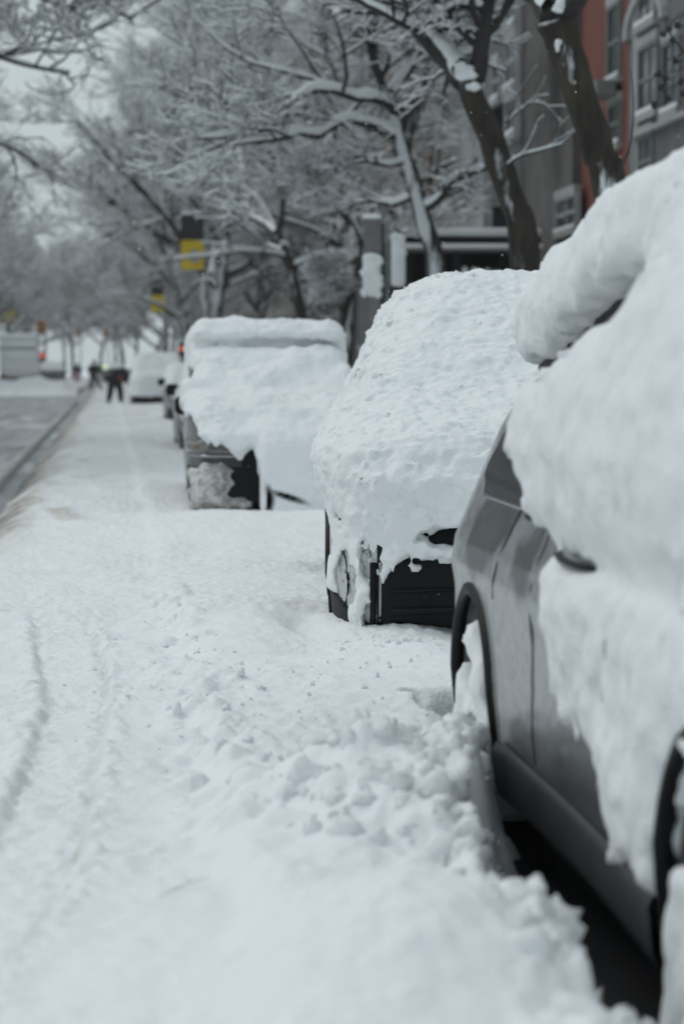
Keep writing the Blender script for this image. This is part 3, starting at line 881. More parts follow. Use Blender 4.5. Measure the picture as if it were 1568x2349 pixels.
def far_car(label, loc, paint, zb, H=1.62, Wd=1.84, thick=.2, h=.04, mirror=True):
    k = H / 1.62
    prof = [(0, .30), (0, .72), (.08, .9), (.28, .98), (1.1, 1.06), (1.75, 1.5 * k), (2.1, H), (4.1, H - .02), (4.45, 1.25), (4.55, .6), (4.4, .28), (.14, .26)]
    c = CarBuild('parked_car', label, loc, Wd, prof, (.9, 3.6), h, belt=1.0, tumble=.32, front_round=.2)
    c.body(paint)
    for sg in (-1, 1):
        c.region('side_window', M['glass'], .012, np.maximum(poly_sdf(c.U2, c.Z2, [(1.3, 1.06), (1.85, 1.44 * k), (3.9, 1.44 * k), (4.1, 1.1)])[None], (c.X + .3) if sg < 0 else (.3 - c.X)))
        c.region('headlight', M['lens'], .015, c.box_sd((-1, -.5) if sg < 0 else (.5, 1), (-.2, .5), (.68, .82)))
        if mirror: MB().box((sg * .90, 1.2, 1.0), (sg * 1.09, 1.32, 1.17), .03).build('mirror', M['plastic'], c.root)
    c.region('bumper', M['plastic'], .015, c.box_sd(None, (-.2, .4), (.2, .5)))
    c.wheels()
    sp = [(p[0], p[1] + (thick if p[1] > .5 else 0)) for p in prof]
    sp = [(-.1, .4)] + [(p[0] - .08 if p[0] < .5 else p[0] + .05 if p[0] > 4.2 else p[0], p[1]) for p in sp[1:-2]] + [(4.5, .4)]
    outer = smax(poly_sdf(c.U2, c.Z2, sp)[None], np.abs(c.X) - (c.hw + .05), .2)
    nz = fbm(c.X * 4, c.U * 4, c.Z * 4, 3)
    c.shell_snow(outer, c.Z - zb + nz * .1, fine=.4, seed=loc[1], edge=.1, gap=.1, soft=.16)
    return c


near_car(); second_car(); third_car()
far_car('dark car whose street side shows past the black four-wheel drive', (1.93, 34.6, 0), M['paint_dark'], .92, H=1.40, thick=.14)
far_car('grey car with bare flank further along the row', (2.22, 54.8, 0), M['paint_grey'], .95, H=1.38, thick=.14)
far_car('white mound of a car beside the bent shoveller', (1.68, 80.0, 0), M['paint_dark'], .42, H=1.66, Wd=1.9, thick=.28)
CARS = [(1.12, 2.96, 3.6, 8.3, 0), (1.02, 2.8, 10.42, 15.0, .098), (.72, 2.05, 19.75, 24.3, .021), (1.01, 2.85, 34.6, 39.1, 0), (1.3, 3.1, 54.8, 59.3, 0), (.77, 2.67, 80.0, 84.5, 0)]


# ------------------------------------------------------------------ ground, road, kerb
def ground():
    xs = list(np.arange(-.95, 1.35, .0125))
    a = .0125; x = xs[-1]
    while x < 90: a *= 1.075; x += min(a, 6); xs.append(x)
    a = .0125; x = xs[0]; L = []
    while x > -90: a *= 1.075; x -= min(a, 6); L.append(x)
    xs = np.array(L[::-1] + xs)
    ys = [-6.0, -3, 0, 1.5, 2.5, 3.2]; y = 3.6
    while y < 900:
        ys.append(y)
        y += .0125 if y < 5.6 else (.0023 * y if y < 16 else (.006 * y if y < 120 else .03 * y))
    ys = np.array(ys)
    X, Y = np.meshgrid(xs, ys, indexing='ij')
    X = X.astype(f32); Y = Y.astype(f32)
    gz = 0 * X
    nb = fbm(X * .9, Y * .6, gz + 3, 2)
    nm = fbm(X * 4.2, Y * 3.6, gz + 7, 3)
    wob = fbm(gz, Y * .55, gz + 31, 2)
    h = .205 + .028 * nb + .012 * nm
    # beaten strip on the left, bank of deeper snow along the cars
    edge = .27 + .06 * wob + .05 * noise3(X * 2, Y * 3.1, gz + 2)
    bank = sstep(edge - .04, edge + .10, X) * (1 - .6 * sstep(11.5, 13, Y))
    h += .060 * bank
    dist_e = np.exp(-((X - edge - .03) / .13) ** 2) * (1 - sstep(12, 14, Y)) * sstep(5.2, 6.2, Y)
    w1, r1 = worley2(X * 9, Y * 8, 1)
    w2, r2 = worley2(X * 21, Y * 19, 2)
    w3, r3 = worley2(X * 5, Y * 5, 3)
    rough = np.clip(.25 + .9 * dist_e + .3 * np.clip(nm, 0, 1), 0, 1.2)
    dome = lambda w, r: np.sqrt(np.clip(1 - (w / r) ** 2, 0, 1))
    lump = dome(w1, .5) * (r1 > .35) * (.3 + r1)
    h += lump * .022 * rough * (.5 + dist_e)
    pit = np.clip(.5 - w3, 0, 1) * (r3 > .72)
    h -= pit * .05 * (.3 + dist_e)
    gm = np.clip(.55 + 1.1 * fbm(X * 1.6, Y * 1.3, gz + 55, 2), .1, 1.3)
    h += dome(w2, .42) * (r2 > .5) * .009 * gm * np.clip(rough + .35, 0, 1) * (Y < 40)
    w4, r4 = worley2(X * 42, Y * 36, 4)
    h += dome(w4, .4) * (r4 > .55) * .0045 * gm * (Y < 18)
    near = Y < 22
    f1 = np.zeros_like(X); f1[near] = fbm(X[near] * 17, Y[near] * 15, gz[near] + 1, 3)
    f2 = np.zeros_like(X); f2[near] = fbm(X[near] * 46, Y[near] * 40, gz[near] + 9, 2)
    h += f1 * .0125 * (.5 + .6 * rough) * (.5 + .6 * gm) + f2 * .0045 * gm + .020 * fbm(X * 1.9, Y * 1.5, gz + 71, 2)
    # tyre track: shallow trough with soft lips
    fade = sstep(3.4, 4.4, Y) * (1 - sstep(10.5, 12.5, Y))
    wb = .010 * fbm(gz, Y * 2.4, gz + 4, 3)
    xr = interp(Y, [(3, -.40), (4.7, -.22), (5.2, -.14), (5.92, -.085), (6.85, -.055), (7.84, -.02), (9.4, -.008), (10.3, -.04), (11.2, -.09), (13, -.14)]).astype(f32) + wb
    xl = interp(Y, [(3, -.60), (5.5, -.36), (6.5, -.29), (7.15, -.26), (8.67, -.225), (10.3, -.31), (13, -.42)]).astype(f32) - wb * .7
    brk = .45 + .9 * np.clip(fbm(X * 5, Y * 5, gz + 40, 2) + .25, 0, 1)
    ins_t = sstep(-.02, .03, X - xl) * sstep(-.02, .03, xr - X)
    h -= (.024 + .012 * nm) * fade * ins_t
    rough2 = fade * np.exp(-(np.minimum(np.abs(X - xr), np.abs(X - xl)) / .07) ** 2)
    h += rough2 * (dome(w2, .5) * r2 * .012 + f1 * .010)
    for xe, sg, am in ((xr, 1, 1.0), (xl, -1, .5)):
        tt = (X - xe) * sg
        h += am * .012 * fade * brk * np.exp(-((tt - .04) / .03) ** 2) * (.6 + 1.2 * f1) - am * .021 * fade * (.35 + .8 * brk) * np.exp(-((tt + .004) / .017) ** 2)
    t = np.minimum(np.abs(X - xr), np.abs(X - xl))
    # mounds: before the second and third cars, the shovelled heap and the near hump
    def g(x0, y0, sx, sy): return np.exp(-((X - x0) / sx) ** 2 - ((Y - y0) / sy) ** 2)
    h += .055 * np.exp(-((Y - 9.95) / .40) ** 2) * sstep(.7, 1.15, X) * (1 - .75 * g(1.52, 9.95, .16, .6)) + .03 * g(1.2, 9.0, .5, .6)
    h += .05 * np.exp(-((Y - 19.2) / .45) ** 2) * sstep(.3, .9, X) + .03 * g(.9, 17.5, .6, 1.5)
    h -= .07 * g(.86, 10.9, .10, .35)
    h -= .075 * np.exp(-((Y - 10.0) / .55) ** 2) * sstep(.45, .95, X) * (X < 3)
    heap = g(.70, 6.1, .27, .55)
    w5, r5 = worley2(X * 6.5 + .15 * nm, Y * 6 + .2 * nm, 6)
    chunk = dome(w5, .7) * (.2 + .8 * r5) * .055 + np.clip(.6 - w1, 0, 1) * r1 * .05 + dome(w2, .45) * r2 * .014 + .03 * fbm(X * 8, Y * 7, gz + 12, 3)
    h += heap * (.155 + chunk + .06 * nm)
    h += .12 * g(1.03, 6.7, .12, .5) + chunk * .8 * g(1.0, 6.6, .14, .5)
    hum = g(.56, 4.45, .36, .42)
    h += .19 * hum + .05 * g(.2, 5.0, .3, .5)
    rag = np.exp(-((X - .80 - .12 * sstep(5.2, 6.3, Y)) / .10) ** 2) * (Y < 6.6)
    h += rag * (chunk * 1.1 - .02)
    # kerbside: snow thins to the gutter, road beyond
    road = sstep(-.62 + .12 * wob, -1.18, X) * (1 - sstep(122, 134, Y))
    h = h * (1 - road) + (-.03) * road
    h = np.where((X < -1.22) & (X > -9.0), np.minimum(h, -.05 + .30 * sstep(122, 136, Y)), h)
    h += sstep(-8.6, -9.4, X) * .15
    h += .62 * np.exp(-((Y - 139) / 8) ** 2) * sstep(-1.2, -2.8, X) * sstep(-10, -8, X) * (1 + .5 * nb)
    # pavement side
    h += sstep(2.9, 3.5, X) * .14
    # no snow under the cars
    for (x0, x1, y0, y1, sk) in CARS:
        ra = .05 * fbm(X * 7, Y * 7, gz + 60, 2)
        xk = X - sk * (Y - y0)
        ins = np.minimum(np.minimum(xk - x0, x1 - xk), np.minimum(Y - y0 - (.12 if y0 > 9 else .2), y1 - Y))
        e = -.10 if y0 < 9 else .10
        k = sstep(e, e + .14, ins + ra)
        h = h * (1 - k) + (-.06) * k
    # gap scraped along the near car's sill
    se = .80 + .13 * sstep(5.2, 6.3, Y) + .06 * nm
    sl = sstep(se, se + .11, X) * sstep(4.0, 4.3, Y) * (1 - sstep(6.35, 6.75, Y)) * sstep(3.2, 2.9, X)
    h = h * (1 - sl) + (-.05) * sl
    low = (X > .80) & (X < 1.25) & (Y < 4.95) & (Y > 3.4)
    h = np.where(low, np.maximum(h, .045 + .07 * dome(w1, .55) * r1 + .03 * dome(w2, .5) - .14 * sstep(1.0, 1.2, X) - .05 * sstep(4.6, 4.95, Y)), h)
    # dirt
    nd = fbm(X * 1.3, Y * .5, gz + 77, 3)
    gut = sstep(-.45, -.95, X + .25 * nd) * (X > -1.7) * sstep(13, 20, Y)
    dirt_shade = gut * np.clip(.75 + .6 * nd, 0, 1)
    dirt_shade = np.maximum(dirt_shade, .30 * sstep(.25, .8, nd) * sstep(.1, -.35, X) * (Y > 14))
    sp, spr = worley2(X * 3.2, Y * 2.6, 8)
    spot = sstep(.16, .03, sp + .10 * nm) * (spr > .80) * sstep(.55, .2, X) * (Y < 14)
    dirt_shade = np.maximum(dirt_shade, .16 * spot)
    tr = np.exp(-(t / .018) ** 2) * fade
    dirt_shade = np.maximum(dirt_shade, .24 * tr * np.clip(nm + .6, 0, 1))
    old = sstep(.1, .6, nd + .4 * nm) * sstep(6.2, 4.6, Y) * sstep(.1, -.2, X)
    dirt_shade = np.maximum(dirt_shade, .40 * old)
    cross = np.exp(-((Y - 61) / 3.5) ** 2) * (X < 1.0)
    dirt_shade = np.maximum(dirt_shade, .40 * cross * np.clip(nd + .5, 0, 1))
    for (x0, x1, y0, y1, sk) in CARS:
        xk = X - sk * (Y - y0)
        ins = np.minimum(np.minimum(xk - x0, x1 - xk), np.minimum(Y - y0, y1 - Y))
        dirt_shade = np.maximum(dirt_shade, sstep(.12, .3, ins))  # beneath the cars: shade and bare asphalt painted dark, added to real soiling
    nx, ny = X.shape
    v = np.stack([X, Y, h], -1).reshape(-1, 3)
    i = np.arange(nx - 1)[:, None] * ny; j = np.arange(ny - 1)[None, :]
    q = np.stack([i + j, i + ny + j, i + ny + j + 1, i + j + 1], -1).reshape(-1, 4)
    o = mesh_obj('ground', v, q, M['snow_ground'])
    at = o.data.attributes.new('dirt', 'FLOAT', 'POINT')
    at.data.foreach_set('value', dirt_shade.astype(f32).ravel())
    tag(o, 'deep white snow cover over the parking lane and pavement', 'snow', kind='structure')


ground()
rd = MB().add([[-9.2, -6, 0], [3.0, -6, 0], [3.0, 140, 0], [-9.2, 140, 0]], [[0, 1, 2, 3]]).build('road', M['asphalt'])
tag(rd, 'wet grey slushy roadway left of the snow', 'road', kind='structure')


def kerb():
    ys = np.concatenate([np.arange(2, 40, .25), np.arange(40, 100, .8)])
    w = fbm(0 * ys, ys * .8, 0 * ys + 5, 2) * .012
    top = fbm(0 * ys, ys * 2.0, 0 * ys + 15, 2) * .012
    sec = [(-1.40, -.02), (-1.39, .085), (-1.37, .10), (-1.27, .105), (-1.245, .09), (-1.235, -.02)]
    v = np.array([[(x + w[k], y, z + (top[k] if z > 0 else 0)) for k, y in enumerate(ys)] for x, z in sec]).reshape(-1, 3)
    n = len(ys)
    q = [[i * n + k, (i + 1) * n + k, (i + 1) * n + k + 1, i * n + k + 1] for i in range(5) for k in range(n - 1)]
    m = mat_plain('salted kerb stone', (.46, .47, .46), .8, 0, .22, 4, .2)
    tag(MB().add(v, q).build('kerb', m), 'pale kerb line between the snow and the slushy road', 'kerb', kind='structure')


kerb()


# ------------------------------------------------------------------ trees: trunk, crown of limbs and twigs, snow lying on them
def snow_tube(mb, P, r, sides=5, lump=.25, base=.010, fac=.75, rng=None):
    P = np.asarray(P, float); r = np.asarray(r, float)
    T = np.gradient(P, axis=0); T /= np.linalg.norm(T, axis=1, keepdims=True) + 1e-9
    flat = np.clip(np.sqrt(T[:, 0] ** 2 + T[:, 1] ** 2) * 1.35 - .35, 0, 1)
    if flat.max() < .08: return
    rs = (fac * r + base) * flat
    if rng is not None: rs = rs * (1 + lump * rng.uniform(-1, 1, len(rs)))
    Q = P.copy(); Q[:, 2] += r * .55 + rs * .55
    mb.tube(Q, np.maximum(rs, .001), sides, cap=False)


def wander(rng, p, d, L, n, curl, trop):
    pts = [np.array(p, float)]; d = np.array(d, float); d /= np.linalg.norm(d)
    for i in range(n):
        d = d + rng.normal(0, curl, 3) + np.array([0, 0, trop])
        d /= np.linalg.norm(d)
        pts.append(pts[-1] + d * L / n)
    return np.array(pts)


def resample(P, r, step):
    P = np.asarray(P, float); r = np.asarray(r, float)
    n = max(2, int(np.ceil(np.linalg.norm(P[-1] - P[0]) / step)))
    # Catmull-Rom through the given points
    out = []; rr = []
    for i in range(len(P) - 1):
        p0 = P[max(i - 1, 0)]; p1 = P[i]; p2 = P[i + 1]; p3 = P[min(i + 2, len(P) - 1)]
        k = max(2, int(np.ceil(np.linalg.norm(p2 - p1) / step)))
        for t in np.arange(k) / k:
            out.append(.5 * (2 * p1 + (p2 - p0) * t + (2 * p0 - 5 * p1 + 4 * p2 - p3) * t * t + (3 * p1 - p0 - 3 * p2 + p3) * t ** 3))
            rr.append(r[i] * (1 - t) + r[i + 1] * t)
    out.append(P[-1]); rr.append(r[-1])
    return np.array(out), np.array(rr)


class Tree:
    def __init__(t, seed):
        t.rng = np.random.RandomState(seed)
        t.trunk = MB(); t.crown = MB(); t.snow = MB(); t.count = 0; t.sb = .011

    def limb(t, P, r, where='crown', sides=8, step=.25, fac=.8, base=.012, snow=True, gnarl=.06):
        P, r = resample(P, r, step)
        P = P + t.rng.normal(0, 1, P.shape) * (r * gnarl)[:, None]
        getattr(t, where).tube(P, r * (1 + t.rng.uniform(-.06, .06, len(r))), sides)
        if snow: snow_tube(t.snow, P, r, 6, .22, base, fac, t.rng)
        return P, r

    def twigs(t, P, r, level, n, spec):
        """children along a parent; spec[level] = (length factor range, radius factor, n children, curl, tropism)"""
        if level >= len(spec): return
        lf, rf, nc, curl, trop, ns = spec[level]
        L = np.linalg.norm(np.diff(P, axis=0), axis=1).sum()
        for k in range(n):
            s = t.rng.uniform(.18, 1.0)
            i = min(int(s * (len(P) - 1)), len(P) - 2); f = s * (len(P) - 1) - i
            p = P[i] * (1 - f) + P[i + 1] * f; rad = r[i] * (1 - f) + r[i + 1] * f
            d = P[i + 1] - P[i]; d = d / (np.linalg.norm(d) + 1e-9)
            a = t.rng.normal(0, 1, 3); a -= d * a.dot(d); a /= np.linalg.norm(a)
            if a[2] < -.3: a[2] *= -.5
            ang = t.rng.uniform(.5, 1.15)
            dd = d * math.cos(ang) + a * math.sin(ang)
            ll = max(.18, t.rng.uniform(*lf) * (L if L < 6 else 6) * (1.15 - .5 * s))
            q = wander(t.rng, p, dd, ll, ns, curl, trop)
            r0 = max(.0065, min(rad * .8, rad * rf + .004))
            rr = np.linspace(r0, max(.004, r0 * .35), ns + 1)
            t.crown.tube(q, rr, 4 if r0 > .02 else 3, cap=False)
            snow_tube(t.snow, q, rr, 4 if r0 > .012 else 3, .3, t.sb, .95, t.rng)
            t.count += 1
            t.twigs(q, rr, level + 1, nc, spec)

    def build(t, label, loc=(0, 0, 0), group=None, bark=None, rz=0):
        root = tag(empty('street_tree', loc, rz), label, 'tree', group)
        t.trunk.build('trunk', bark or M['bark_grey'], root)
        t.crown.build('crown', M['twig'], root)
        if t.snow.n: t.snow.build('snow_cover', M['snow_tree'], root)
        return root


SPEC = [((.45, .75), .55, 7, .17, .02, 6), ((.35, .6), .6, 6, .21, -.03, 5), ((.4, .7), .62, 2, .22, -.05, 4), ((.45, .8), .65, 0, .25, -.05, 3)]


def proto_tree(seed, H=12.0, r0=.19, lean=(0, 0), n_limb=7, spread=1.0, first=3.4, nb=7):
    t = Tree(seed); rng = t.rng; t.sb = .0095
    top = np.array([lean[0], lean[1], H * .62])
    P = [np.array([0, 0, -.1]), np.array([lean[0] * .12 + rng.normal(0, .08), lean[1] * .12, H * .16]), np.array([lean[0] * .4 + rng.normal(0, .15), lean[1] * .4, H * .36]), top]
    Pt, rt = t.limb(P, [r0 * 1.25, r0, r0 * .82, r0 * .45], 'trunk', 10, .4, snow=False)
    t.snow.ball((r0 * .5, -r0 * .8, H * .2), (r0 * .5, r0 * .4, r0 * .9), 8, 6, .3, seed)
    zt = Pt[:, 2]
    for k in range(n_limb):
        z = first + (H * .6 - first) * (k + rng.uniform(-.2, .2)) / max(1, n_limb - 1)
        i = int(np.argmin(np.abs(zt - z)))
        a = k * 2.4 + rng.uniform(-.5, .5)
        el = rng.uniform(.25, .75) + .35 * k / n_limb
        d = np.array([math.cos(a) * math.cos(el), math.sin(a) * math.cos(el), math.sin(el)])
        L = rng.uniform(4.2, 6.2) * spread * (1 - .25 * k / n_limb)
        q = wander(rng, Pt[i], d, L, 8, .13, .015)
        rr = np.linspace(rt[i] * .72, .028, 9)
        t.crown.tube(q, rr, 6); snow_tube(t.snow, q, rr, 5, .2, .012, .8, rng)
        t.twigs(q, rr, 0, nb, SPEC)
    d = Pt[-1] - Pt[-2]
    q = wander(rng, Pt[-1], d, H * .4, 7, .1, .03); rr = np.linspace(rt[-1], .015, 8)
    t.crown.tube(q, rr, 5); t.twigs(q, rr, 0, nb + 3, SPEC)
    return t


def copy_thing(root, loc, rz, label=None, group=None, scale=1.0):
    r = root.copy(); COL.objects.link(r); r.location = loc; r.rotation_euler = (0, 0, rz); r.scale = (scale,) * 3
    if label: r['label'] = label
    if group: r['group'] = group
    for ch in list(root.children):
        c = ch.copy(); COL.objects.link(c); c.parent = r
        for g in ch.children:
            d = g.copy(); COL.objects.link(d); d.parent = c
    return r


def px_tree(seed, Y, trunk, limbs, sb=.011, bark=None, spec=SPEC, nt=7):
    """a tree whose trunk and main limbs run through photo points at street distance Y (plus a depth offset per point)"""
    t = Tree(seed); t.sb = sb
    k = Y / FPX
    P = [np.array(W(x, y, Y)) for x, y, w in trunk]; r = [w * k / 2 for x, y, w in trunk]
    # carry the trunk down to the ground
    foot = P[0].copy(); foot[2] = -.05
    foot[0] += (P[0][0] - P[1][0]) * .25
    if P[0][2] > .3: P = [foot] + P; r = [r[0] * 1.15] + r
    Pt, rt = t.limb(P, r, 'trunk', 12, .22, snow=False, gnarl=.05)
    for lb in limbs:
        pts, opt = lb
        dz = opt.get('d', 0.0)
        n = len(pts)
        Q = [np.array(W(x, y, Y + dz * (i / (n - 1)))) for i, (x, y, w) in enumerate(pts)]
        rr = [w * k / 2 for x, y, w in pts]
        Q2, r2 = t.limb(Q, rr, 'crown', 8, .16, opt.get('f', 1.0), opt.get('b', .012))
        t.twigs(Q2, r2, opt.get('lv', 0), opt.get('n', nt), spec)
    return t, Pt, rt


def clump(t, x, y, Y, rx, ry):
    c = W(x, y, Y); k = Y / FPX
    for i in range(7):
        a = t.rng.normal(0, .42, 2)
        t.snow.ball((c.x + a[0] * rx * k, c.y + .0, c.z + a[1] * ry * k), (rx * k * .5, .07, ry * k * t.rng.uniform(.3, .5)), 9, 7, .5, x + i)


HG = 'big kerbside trees behind the parked cars'
# tree nearest on the right, dark, leaning
t, P, r = px_tree(101, 20.5, [(1400, 470, 88), (1374, 364, 80), (1340, 250, 76), (1308, 156, 76), (1285, 80, 86), (1276, 40, 96)],
    [([(1262, 46, 48), (1238, 5, 44), (1212, -60, 40), (1190, -160, 34), (1150, -300, 24)], {'n': 8, 'd': 1.5}),
     ([(1294, 46, 52), (1322, 0, 46), (1362, -60, 42), (1400, -160, 36), (1460, -300, 26)], {'n': 8, 'd': -1}),
     ([(1395, 420, 6), (1440, 350, 5), (1452, 250, 3), (1447, 160, 2)], {'n': 0, 'lv': 3, 'd': -1, 'f': .0, 'b': .001}),
     ([(1600, 160, 7), (1560, 110, 6), (1530, 70, 3)], {'n': 0, 'lv': 3, 'd': -1, 'f': .0, 'b': .001})], .003)
for i_, (lx_, ly_) in enumerate([(1532, 66), (1541, 92), (1552, 58), (1520, 78), (1514, 202), (1530, 226), (1560, 188), (1524, 180), (1566, 215), (1549, 140), (1509, 170), (1500, 240)]):
    c_ = W(lx_, ly_, 20.0)
    t.crown.ball((c_.x, c_.y, c_.z), (.03, .03, .026), 8, 6, .7, i_ * 3.1)
    t.crown.tube([(c_.x, c_.y, c_.z), (c_.x + .10, c_.y + .1, c_.z + .13), (c_.x + .3, c_.y + .2, c_.z + .22)], [.003, .004, .005], 4)
clump(t, 1292, 8, 20.35, 26, 20); clump(t, 1279, 100, 20.3, 8, 18)
t.build('dark thick trunk leaning left in front of the red brick house', group=HG, bark=M['bark'])
# forked tree
t, P, r = px_tree(102, 25.5, [(1208, 608, 72), (1168, 442, 62), (1122, 312, 61), (1077, 200, 58), (1072, 165, 50)],
    [([(1060, 190, 46), (1040, 160, 44), (982, 92, 42), (925, 22, 36), (890, -40, 34), (840, -130, 26), (760, -260, 18)], {'n': 9, 'f': 1.45, 'b': .02, 'd': 1.0}),
     ([(1088, 180, 46), (1103, 110, 40), (1112, 40, 38), (1118, -40, 36), (1135, -160, 28)], {'n': 7, 'f': .9}),
     ([(1108, 22, 18), (1060, 14, 18), (1023, 26, 17), (1003, 42, 15), (995, 62, 12)], {'n': 5, 'f': 1.1, 'lv': 1, 'd': -.4}),
     ([(968, 72, 18), (930, 60, 15), (880, 32, 14), (820, 0, 13), (760, -40, 10)], {'n': 6, 'f': 1.1, 'lv': 1, 'd': -.8}),
     ([(1150, 392, 9), (1190, 360, 7), (1240, 345, 5), (1290, 330, 4)], {'n': 4, 'f': .7, 'b': .006, 'lv': 2, 'd': -1}),
     ([(1140, 330, 8), (1180, 260, 6), (1235, 230, 4)], {'n': 3, 'f': .5, 'b': .004, 'lv': 2, 'd': .8})], .007)
clump(t, 1070, 168, 25.2, 32, 20); clump(t, 1062, 150, 25.25, 24, 18)
t.build('forked tree with thick snow along its left limb and in the crotch', group=HG, bark=M['bark'])
# tree with many snow-laden arms
t, P, r = px_tree(103, 33.0, [(1000, 640, 46), (975, 520, 40), (947, 416, 38), (920, 335, 32), (904, 270, 28), (893, 228, 24)],
    [([(890, 235, 22), (883, 215, 20), (862, 156, 19), (846, 90, 17), (831, 16, 16), (815, -80, 12)], {'n': 8, 'f': .9}),
     ([(893, 228, 22), (905, 205, 22), (930, 172, 20), (971, 104, 19), (988, 40, 15), (1000, -40, 12)], {'n': 8, 'f': 1.3, 'b': .025, 'd': .8}),
     ([(905, 316, 20), (880, 302, 20), (846, 288, 19), (800, 278, 17), (764, 291, 16), (728, 312, 15), (686, 307, 14), (640, 317, 12), (520, 333, 8)], {'n': 7, 'f': 1.2, 'b': .018, 'd': -1.5}),
     ([(903, 262, 20), (890, 240, 19), (855, 228, 18), (815, 226, 15), (765, 210, 14), (712, 208, 14), (672, 236, 13), (645, 260, 13), (598, 276, 11), (520, 312, 9), (447, 317, 6)], {'n': 7, 'f': 1.2, 'b': .018, 'd': -2.0}),
     ([(830, 228, 12), (800, 262, 12), (772, 290, 12), (768, 330, 8), (772, 365, 6)], {'n': 3, 'f': .9, 'lv': 1, 'd': -.8}),
     ([(924, 300, 17), (934, 258, 16), (948, 228, 15), (966, 208, 14), (975, 180, 10)], {'n': 5, 'b': .025, 'f': 1.3, 'lv': 1, 'd': -.3}),
     ([(966, 480, 18), (990, 470, 17), (1013, 453, 16), (1039, 416, 15), (1070, 402, 14), (1101, 390, 11), (1130, 384, 8)], {'n': 6, 'f': 1.2, 'lv': 1, 'd': -.6}),
     ([(930, 370, 12), (890, 380, 10), (830, 370, 9), (770, 395, 7)], {'n': 6, 'f': 1.2, 'lv': 1, 'd': -1}),
     ([(955, 450, 12), (900, 470, 11), (840, 460, 9), (790, 480, 7)], {'n': 6, 'f': 1.2, 'lv': 1, 'd': 1})], .011)
t.build('slim tree with long snow-loaded arms reaching left over the parked cars', group=HG, bark=M['bark_grey'])
# two thin dark trunks further on
t, P, r = px_tree(104, 55.0, [(693, 745, 26), (683, 690, 25), (668, 620, 24), (650, 575, 22), (634, 538, 20)],
    [([(634, 540, 18), (600, 510, 15), (560, 500, 12), (510, 470, 9)], {'n': 5, 'lv': 2, 'f': 1.0, 'd': 4}),
     ([(636, 545, 17), (648, 480, 12), (648, 430, 13), (656, 400, 12), (690, 330, 9), (700, 240, 7)], {'n': 9, 'f': .4, 'lv': 1, 'd': 1}),
     ([(668, 615, 14), (730, 590, 12), (800, 580, 9)], {'n': 7, 'lv': 1, 'f': 1.2}),
     ([(655, 590, 9), (610, 580, 8), (540, 577, 7), (480, 588, 6), (430, 592, 5), (395, 598, 4)], {'n': 4, 'lv': 2, 'f': 1.3, 'd': -3}),
     ([(640, 550, 12), (600, 460, 8), (560, 390, 6), (540, 310, 5)], {'n': 7, 'f': .6, 'lv': 1, 'd': 4})], .012)
t.build('thin dark bent trunk standing above the black four-wheel drive', group=HG, bark=M['bark'])
t, P, r = px_tree(105, 45.0, [(783, 830, 28), (781, 770, 24), (790, 718, 19), (806, 672, 15), (822, 630, 12)],
    [([(822, 630, 11), (826, 560, 9), (800, 500, 8), (750, 470, 6), (710, 420, 5)], {'n': 9, 'd': -1}),
     ([(822, 632, 10), (850, 580, 8), (862, 520, 6), (840, 440, 5)], {'n': 8, 'd': 2}),
     ([(786, 720, 12), (760, 660, 9), (730, 640, 7)], {'n': 7}),
     ([(800, 520, 10), (760, 440, 10), (735, 410, 9), (700, 400, 8), (660, 420, 6)], {'n': 7, 'f': 1.0})], .011)
t.build('thin curved sapling between the snowy signs and the four-wheel drive roof', group=HG, bark=M['bark'])

# tree on the far left whose limbs hang over the roadway into the top of the view
t, P, r = px_tree(106, 40.0, [(-900, 500, 60), (-890, 200, 52), (-860, -100, 44)],
    [([(-880, 100, 34), (-600, -60, 28), (-200, -120, 24), (80, -70, 18), (220, -10, 14), (300, 45, 9)], {'n': 13, 'd': -3, 'f': .6}),
     ([(-885, 250, 26), (-500, 60, 20), (-150, 90, 14), (60, 150, 9), (160, 168, 6)], {'n': 11, 'lv': 1, 'd': 2, 'f': .7}),
     ([(-870, -20, 30), (-500, -260, 24), (0, -260, 20), (350, -160, 14), (560, -60, 9), (640, 20, 6)], {'n': 13, 'd': 3, 'f': .6}),
     ([(-890, 330, 24), (-500, 260, 18), (-200, 300, 13), (0, 330, 9), (90, 380, 6)], {'n': 9, 'lv': 1, 'd': 3})], .009)
t.build('tree over the roadway whose dark twigs cross the open sky at the top left', group=HG, bark=M['bark'])

# rows of full trees on both pavements
protos = [proto_tree(11, 13.5, .20, (-1.2, 0), 9, 1.3, 3.6), proto_tree(12, 12.5, .18, (.6, .5), 8, 1.25, 3.4), proto_tree(13, 14.5, .22, (-.8, -.6), 9, 1.35, 3.8), proto_tree(14, 12.0, .17, (-1.6, .3), 9, 1.2, 3.0)]
RG = 'bare snowy trees lining the right pavement'; LG = 'bare snowy trees lining the far side of the street'
RL = 'bare snow-dusted street tree in the blurred row beyond the cars'
LL = 'bare snow-dusted street tree overhanging the roadway from the far side'
rr_ = random.Random(5)
first = {}


def put(i, loc, rz, label, group, sc):
    if i not in first:
        first[i] = protos[i].build(label, loc, group, None, rz)
        first[i].scale = (sc,) * 3
        return first[i]
    return copy_thing(first[i], loc, rz, label, group, sc)


